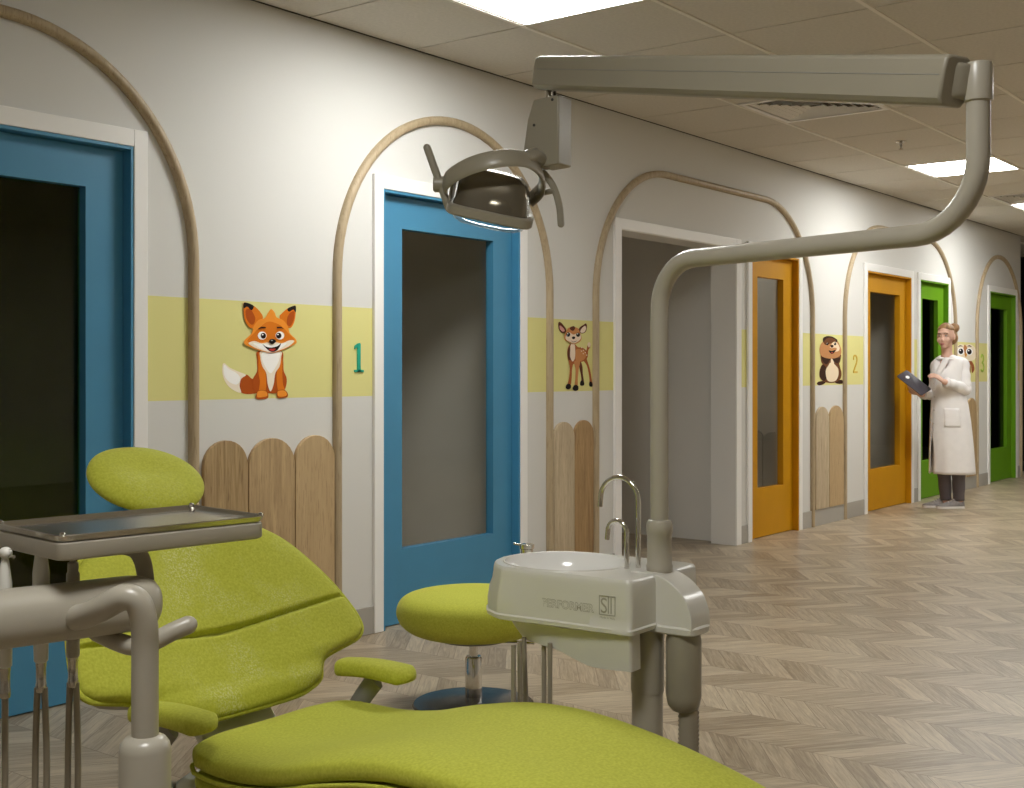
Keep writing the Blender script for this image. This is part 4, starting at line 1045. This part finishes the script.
# instrument bar
b0 = at(158, 600, 2.02); b1 = at(-60, 628, 1.81)
b1.z = b0.z
bar_dir = (b1-b0).normalized(); bl = (b1-b0).length
def bar_ring(s, k):
    sd = bar_dir.cross(UPZ).normalized(); out = []
    for j in range(28):
        t = 2*PI*j/28; c, s_ = math.cos(t), math.sin(t)
        out.append(b0+bar_dir*s+sd*math.copysign(abs(c)**0.8, c)*0.047*k+UPZ*math.copysign(abs(s_)**0.8, s_)*0.044*k)
    return out
rr_ = [bar_ring(0.0, 0.3), bar_ring(0.004, 0.6), bar_ring(0.012, 0.82), bar_ring(0.025, 0.95), bar_ring(0.045, 1.0)]+[bar_ring(bl*k/8, 1.0) for k in range(2, 8)]+[bar_ring(bl-0.02, 1.0), bar_ring(bl, 0.7)]
wbuild(MB().loft(rr_), 'instrument_bar', PLASTIC, deliv, smooth=60)
# front handle
hd_ = spline([at(97, 632, 1.99), at(116, 641, 1.975), at(133, 646, 1.965), at(150, 643, 1.965), at(172, 632, 1.975), at(188, 625, 1.985)], 8)
wbuild(MB().tube(hd_, 0.0150, 16, round_end=True), 'handle', PLASTIC, deliv, smooth=60)
# tray bracket: a flat curved strap from the tray to the bar
TZ = 0.976
tcx, tcy, trz = 1.250, YW(1.766), R(-6.5)
TM = Matrix.Translation((tcx, tcy, TZ)) @ Matrix.Rotation(trz, 4, 'Z')
stp = spline([at(118, 545, 2.03), at(134, 549, 2.03), at(142, 560, 2.03), at(145.5, 578, 2.02), at(146, 600, 2.01), at(143, 615, 2.0)], 8)
wbuild(MB().tube(stp, 0.0145, 14, flat=0.35, up=tuple(rgt)), 'tray_bracket', PLASTIC, deliv, smooth=60)
thl = MB().loft([[TM @ Vector((a, b, z)) for a, b in rrect(-0.185-g, 0.185+g, -0.118-g, 0.118+g, 0.018)] for z, g in ((-0.030, -0.004), (-0.028, -0.001), (-0.026, 0), (-0.004, 0.0), (-0.002, -0.002))])
wbuild(thl, 'tray_holder', PLASTIC, deliv, smooth=40)
tray = empty('instrument_tray', (tcx, tcy, TZ), 'shallow steel instrument tray lying on the left delivery unit', 'tray', rz=trz)
def trr(g, z, r=0.02): return [(a, b, z) for a, b in rrect(-0.185-g, 0.185+g, -0.118-g, 0.118+g, r, 5)]
tm_ = [trr(-0.012, -0.001), trr(-0.001, 0.000), trr(0.0015, 0.006), trr(0.0025, 0.0085), trr(0.001, 0.010), trr(-0.002, 0.009), trr(-0.004, 0.006), trr(-0.014, 0.002), trr(-0.02, 0.0015, 0.012)]
MB().loft(tm_).build('tray_pan', STEEL, tray, smooth=50)
for sx in (-1, 1):
    for sy in (-1, 1):
        MB().lathe([(0.0045, 0.006), (0.0055, 0.010), (0.004, 0.0135), (0.001, 0.0145)], (sx*0.178, sy*0.111, 0), 12).build('corner_rivet', CHROME, tray)
# handpieces standing in the back of the bar, each with its hose
def bar_at(u, back=0.058):
    """point just behind the bar at image column u."""
    q = bar_dir.cross(UPZ).normalized(); q = (q if q.dot(fwd) > 0 else -q)*back
    lo, hi = 0.0, bl
    for _ in range(40):
        mid = (lo+hi)/2; p = b0+bar_dir*mid+q
        dep = p.x*CT+(p.y+D)*ST; r = p.x*ST-(p.y+D)*CT
        if U0+F*r/dep > u: lo = mid
        else: hi = mid
    return b0+bar_dir*lo+q
def handpiece(u, kind, label, hoses):
    p = bar_at(u); t = empty('handpiece', (p.x, p.y, p.z), label, 'dental handpiece', 'handpieces hanging in the instrument bar')
    if kind == 'ball':
        MB().lathe([(0.006, -0.09), (0.0105, -0.085), (0.0115, 0.0), (0.0105, 0.045), (0.006, 0.080), (0.004, 0.086)], n=20).build('grip', BODYW, t)
        MB().ell((0.0, -0.002, 0.092), (0.0095, 0.012, 0.0095)).build('head', BODYW, t)
        MB().lathe([(0.002, 0.0), (0.0025, 0.014)], (0.0, -0.012, 0.088), 8, axis=(0, -1, 0)).build('burr', STEEL, t)
    elif kind == 'turbine':
        MB().lathe([(0.006, -0.09), (0.0105, -0.085), (0.0125, 0.0), (0.0125, 0.055), (0.009, 0.085), (0.007, 0.09)], n=20, sx=1.05).build('grip', BODYW, t)
        MB().lathe([(0.004, -0.012), (0.0085, -0.011), (0.0095, 0.0), (0.0085, 0.011), (0.004, 0.012)], (-0.004, -0.006, 0.097), 16, axis=(0.3, -1, 0.1)).build('head', BODYW, t)
    else:
        MB().lathe([(0.006, -0.09), (0.0105, -0.085), (0.0105, 0.0), (0.0105, 0.048), (0.0085, 0.052), (0.0085, 0.066), (0.005, 0.068), (0.0035, 0.074)], n=20).build('grip', PLASTIC, t)
        MB().lathe([(0.0035, 0.072), (0.0014, 0.086), (0.0010, 0.108)], n=10).build('needle_tip', STEEL, t)
    MB().lathe([(0.0075, -0.135), (0.0085, -0.13), (0.0085, -0.122), (0.0078, -0.12), (0.0078, -0.095), (0.0085, -0.093), (0.0085, -0.085)], n=18).build('coupling', STEEL, t)
    for dx in hoses:
        o = rgt*dx
        pts = spline([o*0.6+Vector((0, 0, -0.128)), o+Vector((0, 0, -0.25)), o+Vector((0, 0, -0.50)), o+Vector((0.02, -0.02, -0.72)), o+Vector((0.08, -0.06, -0.82)), Vector((0.14, -0.13, -0.825))], 8)
        MB().tube(pts, 0.0052, 10).build('hose', HOSE, t, smooth=60)
handpiece(5, 'ball', 'leftmost dental handpiece, ball-headed, cut by the left edge', [0.0])
handpiece(41, 'turbine', 'middle dental handpiece with a stubby turbine head under the tray', [-0.009, 0.009])
handpiece(73, 'syringe', 'rightmost dental handpiece with a thin needle tip', [-0.008, 0.008])

# ------------------------------------------------------------------ the woman in the white coat
WX, WY = 11.13, -0.414
view = Vector((WX, WY+D, 0)).normalized()
wang = math.atan2(-view.x, view.y)            # local x -> image right, local -y -> camera
woman = empty('person', (WX, WY, 0), 'woman in a white lab coat and grey trousers holding a dark tablet', 'person', rz=wang)
SKIN = mat('skin', (0.70, 0.44, 0.34), 0.5, noise=0.05, nscale=20)
HAIR = mat('blonde_hair', (0.33, 0.19, 0.09), 0.55, noise=0.35, nscale=40, stretch=(1, 1, 0.2))
COAT = mat('white_cotton', (0.86, 0.84, 0.84), 0.8, noise=0.02, nscale=20)
TROU = mat('grey_legging', (0.125, 0.108, 0.118), 0.8)
SHOE = mat('grey_knit', (0.27, 0.25, 0.245), 0.75, noise=0.2, nscale=60); SOLE = mat('pale_sole', (0.68, 0.64, 0.60), 0.6)
hyaw = Matrix.Rotation(R(-19), 3, 'Z').to_quaternion(); HO = Vector((-0.018, 0.0, 0.0))
def hp_(x, y, z): return HO+hyaw @ Vector((x, y, z))
sk = MB()
sk.ell(hp_(0, 0.012, 1.560), (0.072, 0.092, 0.094), 24, 16, hyaw)
sk.ell(hp_(0, -0.024, 1.500), (0.054, 0.064, 0.066), 22, 14, hyaw)
sk.ell(hp_(0, -0.056, 1.449), (0.026, 0.024, 0.020), 16, 10, hyaw)
sk.ell(hp_(0, -0.089, 1.510), (0.011, 0.017, 0.012), 14, 10, hyaw); sk.ell(hp_(0, -0.083, 1.528), (0.008, 0.013, 0.026), 14, 10, hyaw)
sk.ell(hp_(0, -0.066, 1.568), (0.050, 0.022, 0.016), 16, 10, hyaw)
for s in (-1, 1):
    sk.ell(hp_(s*0.034, -0.058, 1.505), (0.024, 0.024, 0.026), 14, 10, hyaw)
    sk.ell(hp_(s*0.072, 0.012, 1.535), (0.010, 0.020, 0.031), 12, 10, hyaw)
sk.tube([hp_(0, 0.02, 1.48), hp_(0, 0.03, 1.40), Vector((-0.005, 0.03, 1.33)), Vector((0.0, 0.03, 1.25))], [0.050, 0.047, 0.055, 0.09], 18)
sk.loft([[Vector((cx+ra*math.cos(2*PI*k/24), 0.02+rb*math.sin(2*PI*k/24), z)) for k in range(24)] for z, cx, ra, rb in ((0.84, 0.025, 0.13, 0.10), (0.95, 0.015, 0.125, 0.095), (1.06, 0.0, 0.11, 0.085), (1.2, 0.0, 0.125, 0.09), (1.30, 0.01, 0.12, 0.07), (1.345, 0.005, 0.07, 0.05))])
LSH, LEL, LWR = Vector((0.118, 0.03, 1.290)), Vector((0.150, -0.03, 1.065)), Vector((-0.030, -0.195, 1.135))
RSH, REL, RWR = Vector((-0.085, 0.05, 1.280)), Vector((-0.120, 0.06, 1.020)), Vector((-0.235, -0.110, 1.022))
for a, b, c in ((LSH, LEL, LWR), (RSH, REL, RWR)):
    sk.tube(spline([a, a.lerp(b, 0.5), b, b.lerp(c, 0.5), c], 5), [0.045-0.020*k/20 for k in range(21)], 14, round_end=True)
def hand(w, d, up, sd):
    """palm from the wrist along d; fingers bend toward -up; thumb on side sd."""
    d = d.normalized(); up = (up-d*up.dot(d)).normalized(); sd = d.cross(up).normalized()*sd
    sk.tube([w-d*0.01, w+d*0.03, w+d*0.075], [0.024, 0.034, 0.034], 12, flat=0.5, up=tuple(sd), round_end=True)
    for i, (o, l) in enumerate(((0.026, 0.062), (0.009, 0.070), (-0.009, 0.066), (-0.026, 0.052))):
        p = w+d*0.078+sd*o
        f1 = p+d*l*0.42-up*l*0.12; f2 = f1+d*l*0.28-up*l*0.26; f3 = f2+d*l*0.12-up*l*0.30
        sk.tube([p-d*0.012, f1, f2, f3], [0.0092, 0.0088, 0.0082, 0.0074], 10, round_end=True)
    t0 = w+d*0.028+sd*0.026
    sk.tube([t0, t0+d*0.026+sd*0.026-up*0.008, t0+d*0.052+sd*0.030-up*0.018], [0.0115, 0.0105, 0.009], 10, round_end=True)
hand(LWR, Vector((-0.66, -0.28, 0.50)), Vector((0.45, -0.5, 0.9)), 1)
hand(RWR, Vector((-0.50, -0.50, 0.42)), Vector((0.55, 0.10, -0.85)), -1)
HIPS = [(Vector((-0.045, 0.02, 0.86)), Vector((-0.04, 0.0, 0.47)), Vector((-0.018, 0.03, 0.085))), (Vector((0.085, 0.02, 0.86)), Vector((0.09, -0.015, 0.47)), Vector((0.092, 0.02, 0.085)))]
for a, b, c in HIPS:
    sk.tube(spline([a, a.lerp(b, 0.5), b, b.lerp(c, 0.45), c, c-Vector((0, 0, 0.04))], 5), [0.082-0.046*min(1, k/22) for k in range(26)], 14, round_end=True)
bdy = sk.build('body', SKIN, woman, smooth=180)
rm = bdy.modifiers.new('remesh', 'REMESH'); rm.mode = 'VOXEL'; rm.voxel_size = 0.0048; rm.use_smooth_shade = True
sm = bdy.modifiers.new('smooth', 'SMOOTH'); sm.factor = 0.5; sm.iterations = 4
# face details
for s in (-1, 1):
    ey = MB().ell(hp_(s*0.030, -0.076, 1.545), (0.0115, 0.008, 0.0060), 14, 8, hyaw).build('eye', mat('eye_white', (0.75, 0.72, 0.7), 0.3), woman)
    MB().ell(hp_(s*0.030, -0.083, 1.545), (0.0055, 0.003, 0.0055), 12, 8, hyaw).build('iris', mat('iris', (0.05, 0.035, 0.03), 0.3), ey)
    MB().tube(spline([hp_(s*0.014, -0.088, 1.562), hp_(s*0.030, -0.086, 1.567), hp_(s*0.046, -0.074, 1.561)], 4), 0.0026, 8).build('eyebrow', mat('brow', (0.16, 0.085, 0.05), 0.8), woman)
MB().ell(hp_(0, -0.084, 1.474), (0.020, 0.008, 0.0045), 14, 8, hyaw).ell(hp_(0, -0.083, 1.467), (0.016, 0.008, 0.005), 14, 8, hyaw).build('lips', mat('lips', (0.50, 0.17, 0.16), 0.45), woman)
# hair: swept back cap with a bun
hr_ = MB(); n, m = 64, 40; rings = []
for i in range(1, m):
    t = PI*i/m; ring = []
    for k in range(n):
        a = 2*PI*k/n; x, y, z = math.sin(t)*math.cos(a), math.sin(t)*math.sin(a), -math.cos(t)
        wob = 1+0.015*math.sin(9*a+3*z)
        st_ = lambda q: max(0.0, min(1.0, q))
        # hairline: over the brow, down the temples, behind the ears
        cov = max(st_((z-0.52+0.25*abs(x))/0.14), st_((y-0.02+0.25*min(0, z))/0.16)*st_((z+0.75)/0.2))
        g = 0.88+(1.10-0.88)*cov
        ring.append(hp_(0.072*x*g*wob, 0.012+0.092*y*g*wob, 1.560+0.094*z*(g if z > 0 else 1)*wob))
    rings.append(ring)
hr_.loft(rings)
hr_.ell(hp_(0.045, 0.095, 1.618), (0.046, 0.040, 0.044), 18, 12, hyaw)
hr_.ell(hp_(0.018, 0.080, 1.525), (0.066, 0.046, 0.062), 18, 12, hyaw)
hr_.build('hair', HAIR, woman, smooth=180)
# coat: flared body split at the front left, sleeves, collar, pocket
CO = [(1.372, -0.006, 0.022, 0.058, 0.060), (1.352, 0.004, 0.026, 0.095, 0.078), (1.330, 0.008, 0.028, 0.126, 0.092), (1.28, 0.006, 0.025, 0.142, 0.110), (1.20, -0.005, 0.015, 0.142, 0.122), (1.12, -0.004, 0.012, 0.138, 0.118), (1.02, 0.006, 0.012, 0.142, 0.118), (0.93, 0.014, 0.012, 0.157, 0.128), (0.78, 0.020, 0.012, 0.172, 0.142), (0.55, 0.028, 0.012, 0.186, 0.155), (0.31, 0.034, 0.012, 0.196, 0.162)]
def coat_ring(z, cx, cy, ra, rb, a0, a1, n=72):
    out = []
    for k in range(n+1):
        a = a0+(a1-a0)*k/n
        fold = 1+0.028*max(0, (1.0-z))*math.sin(7*a+1.0)+0.012*max(0, (1.0-z))*math.sin(13*a)
        dv = math.atan2(math.sin(a-R(-112)), math.cos(a-R(-112)))
        zz = z-0.85*max(0.0, z-1.24)*math.exp(-(dv/R(30))**2)
        out.append((cx+ra*fold*math.cos(a), cy+rb*fold*math.sin(a), zz))
    return out
SL0 = R(-152)       # where the coat opens, toward the camera's left
tab = []
for (z0, *p0), (z1, *p1) in zip(CO, CO[1:]):
    n = max(1, int((z0-z1)/0.03))
    for k in range(n): tab.append([z0+(z1-z0)*k/n]+[u+(v-u)*k/n for u, v in zip(p0, p1)])
tab.append(list(CO[-1]))
ct = MB(); rings = []
for z, cx, cy, ra, rb in tab:
    op = R(1.0) if z > 0.66 else R(1.0+9.0*min(1, (0.66-z)/0.12))
    rings.append(coat_ring(z, cx, cy, ra, rb, SL0+op, SL0+2*PI-op*0.6))
ct.loft(rings, False, False, closed=False)
cto = ct.build('coat', COAT, woman, smooth=180)
so = cto.modifiers.new('thick', 'SOLIDIFY'); so.thickness = 0.006; so.offset = 0
def sleeve(a, b, c, nm, cut):
    inn = Vector((a.x*0.45, a.y, a.z+0.035))
    P_ = spline([inn, a+Vector((0, 0, 0.005)), a.lerp(b, 0.4), a.lerp(b, 0.8), b, b.lerp(c, 0.3), b.lerp(c, 0.65), b.lerp(c, cut)], 6)
    n = len(P_); rd = [(0.036+0.024*min(1, k/6) if k < 6 else 0.060-0.016*(k-6)/(n-7))+0.0035*math.sin(k*1.1) for k in range(n)]
    return MB().tube(P_, rd, 20).build(nm, COAT, woman, smooth=180)
sleeve(LSH, LEL, LWR, 'sleeve', 0.93); sleeve(RSH, REL, RWR, 'sleeve', 0.80)
cl = MB()
for s0, s1 in ((R(-115), R(60)), (R(245), R(75))):
    A = []; B_ = []
    for k in range(13):
        a = s0+(s1-s0)*k/12
        A.append((-0.008+0.064*math.cos(a), 0.02+0.066*math.sin(a), 1.365+0.03*math.sin(a)*0.5))
        B_.append((-0.008+0.100*math.cos(a), 0.02+0.090*math.sin(a), 1.345+0.02*math.sin(a)*0.5))
    cl.loft([A, B_], False, False, closed=False)
co = cl.build('collar', COAT, woman, smooth=180); so = co.modifiers.new('thick', 'SOLIDIFY'); so.thickness = 0.006
def on_coat(a, z, off=0.004):
    T = [t_ for t_ in tab if t_[0] <= z] ; z_, cx, cy, ra, rb = T[0] if T else tab[-1]
    fold = 1+0.028*max(0, (1.0-z))*math.sin(7*a+1.0)+0.012*max(0, (1.0-z))*math.sin(13*a)
    return (cx+(ra*fold+off)*math.cos(a), cy+(rb*fold+off)*math.sin(a), z)
pk = MB(); G = [[on_coat(R(-108)+R(48)*i/10, 0.90-0.17*j/8, 0.004) for i in range(11)] for j in range(9)]
pk.loft(G, False, False, closed=False); po = pk.build('pocket', COAT, woman, smooth=180); so = po.modifiers.new('thick', 'SOLIDIFY'); so.thickness = 0.005
for z in (1.12, 1.0, 0.88, 0.76):
    p = Vector(on_coat(SL0+R(9), z, 0.004)); MB().ell(p, (0.007, 0.007, 0.007), 10, 6).build('button', SOLE, woman)
for a0, a1, z1 in ((-92, -140, 1.06), (-100, -150, 1.06)):
    G = []
    for i in range(13):
        t_ = i/12; z = 1.352+(z1-1.352)*t_; ac = a0+(a1-a0)*t_; wd_ = 13*math.sin(PI*min(1, 0.25+0.75*t_))+3
        G.append([on_coat(R(ac+wd_*(k/4-0.5)), z, 0.007+0.004*math.sin(PI*k/4)) for k in range(5)])
    lpo = MB().loft(G, False, False, closed=False).build('lapel', COAT, woman, smooth=180); so = lpo.modifiers.new('thick', 'SOLIDIFY'); so.thickness = 0.006
# trousers
tr = []
for a, b, c in HIPS:
    P_ = spline([a, a.lerp(b, 0.5), b, b.lerp(c, 0.45), c-Vector((0, 0, 0.012))], 6); n = len(P_)
    tr.append(MB().tube(P_, [0.090-0.042*k/(n-1)+0.002*math.sin(k*1.9) for k in range(n)], 18))
for t_ in tr: t_.build('trouser_leg', TROU, woman, smooth=180)
# shoes
def shoe(heel, toe):
    heel, toe = Vector(heel), Vector(toe); d = (toe-heel); L_ = d.length; d.normalize(); sd = Vector((-d.y, d.x, 0))
    up_, so_ = [], []
    for s, wd, hh in ((0.0, 0.018, 0.050), (0.03, 0.030, 0.078), (0.12, 0.034, 0.090), (0.25, 0.036, 0.098), (0.40, 0.038, 0.085), (0.55, 0.042, 0.062), (0.72, 0.045, 0.048), (0.88, 0.040, 0.038), (0.97, 0.026, 0.030), (1.0, 0.012, 0.024)):
        c = heel+d*L_*s
        up_.append([c+sd*wd*math.copysign(abs(math.cos(t))**0.7, math.cos(t))*(0.8 if math.sin(t) > 0.5 else 1)+UPZ*(0.016+(hh-0.016)*max(0.0, math.sin(t))**0.8) for t in [PI*k/14 for k in range(15)]])
        so_.append([c+sd*(wd+0.004)*x+UPZ*z for x, z in ((-1, 0.0), (1, 0.0), (1.03, 0.012), (0.96, 0.020), (-0.96, 0.020), (-1.03, 0.012))])
    s = MB().loft(up_).build('shoe', SHOE, woman, smooth=180)
    MB().loft(so_).build('sole', SOLE, s, smooth=40, label='pale sole')
    la = MB()
    for k in (0.42, 0.5, 0.58):
        c = heel+d*L_*k; la.tube([c+sd*0.02+UPZ*(0.078-0.13*(k-0.42)), c+UPZ*(0.088-0.14*(k-0.42)), c-sd*0.02+UPZ*(0.078-0.13*(k-0.42))], 0.003, 6)
    la.build('laces', SOLE, s, smooth=60)
shoe((0.012, 0.055, 0), (-0.215, -0.01, 0)); shoe((0.135, 0.035, 0), (-0.095, -0.065, 0))
# tablet held at her right hand
tb = empty('tablet', (0, 0, 0), 'dark grey tablet held up by the woman in the white coat', 'tablet')
wm = Matrix.Translation((WX, WY, 0)) @ Matrix.Rotation(wang, 4, 'Z')
tl = Vector((0.76, -0.22, -0.61)).normalized(); ts = Vector((0.30, 0.80, 0.45)); ts = (ts-tl*ts.dot(tl)).normalized(); tn = tl.cross(ts).normalized()
tc_ = Vector((-0.285, -0.165, 1.125))
tw = wm @ tc_; tb.location = tw
rotm = wm.to_3x3()
def tp_(a, b, c): return rotm @ (tl*a+ts*b+tn*c)
MB().loft([[tp_(a, b, z) for a, b in rrect(-0.14-g, 0.14+g, -0.082-g, 0.082+g, 0.014)] for z, g in ((-0.005, -0.002), (-0.003, 0), (0.003, 0), (0.005, -0.002))]).build('case', mat('slate_case', (0.05, 0.045, 0.06), 0.5), tb, smooth=40)
sgn = 1 if (rotm @ tn).dot(-view) > 0 else -1
MB().loft([[tp_(-0.075+0.018*math.cos(2*PI*k/20), 0.0+0.022*math.sin(2*PI*k/20), sgn*z) for k in range(20)] for z in (0.0048, 0.0056)]).build('badge', WHITE, tb, label='white round badge')

# ------------------------------------------------------------------ world, camera, view
wd = bpy.data.worlds.new('World'); sc.world = wd; wd.use_nodes = True
wd.node_tree.nodes['Background'].inputs['Color'].default_value = (0.02, 0.02, 0.02, 1)
cam = bpy.data.cameras.new('Camera'); co_ = bpy.data.objects.new('Camera', cam); C.objects.link(co_)
cam.lens = F*36/1024; cam.sensor_width = 36; cam.shift_y = -(394-V0)/1024; cam.clip_start = 0.05
co_.location = (0, -D, H); co_.rotation_euler = (PI/2, 0, TH-PI/2)
sc.camera = co_
sc.view_settings.view_transform = 'Standard'; sc.view_settings.look = 'None'; sc.view_settings.gamma = 1; sc.view_settings.exposure = 0.15
sc.view_settings.use_curve_mapping = False
sc.cycles.use_denoising = True
sc.cycles.max_bounces = 8; sc.cycles.diffuse_bounces = 5; sc.cycles.transparent_max_bounces = 12
sc.cycles.caustics_reflective = False; sc.cycles.caustics_refractive = False
sc.cycles.sample_clamp_indirect = 6
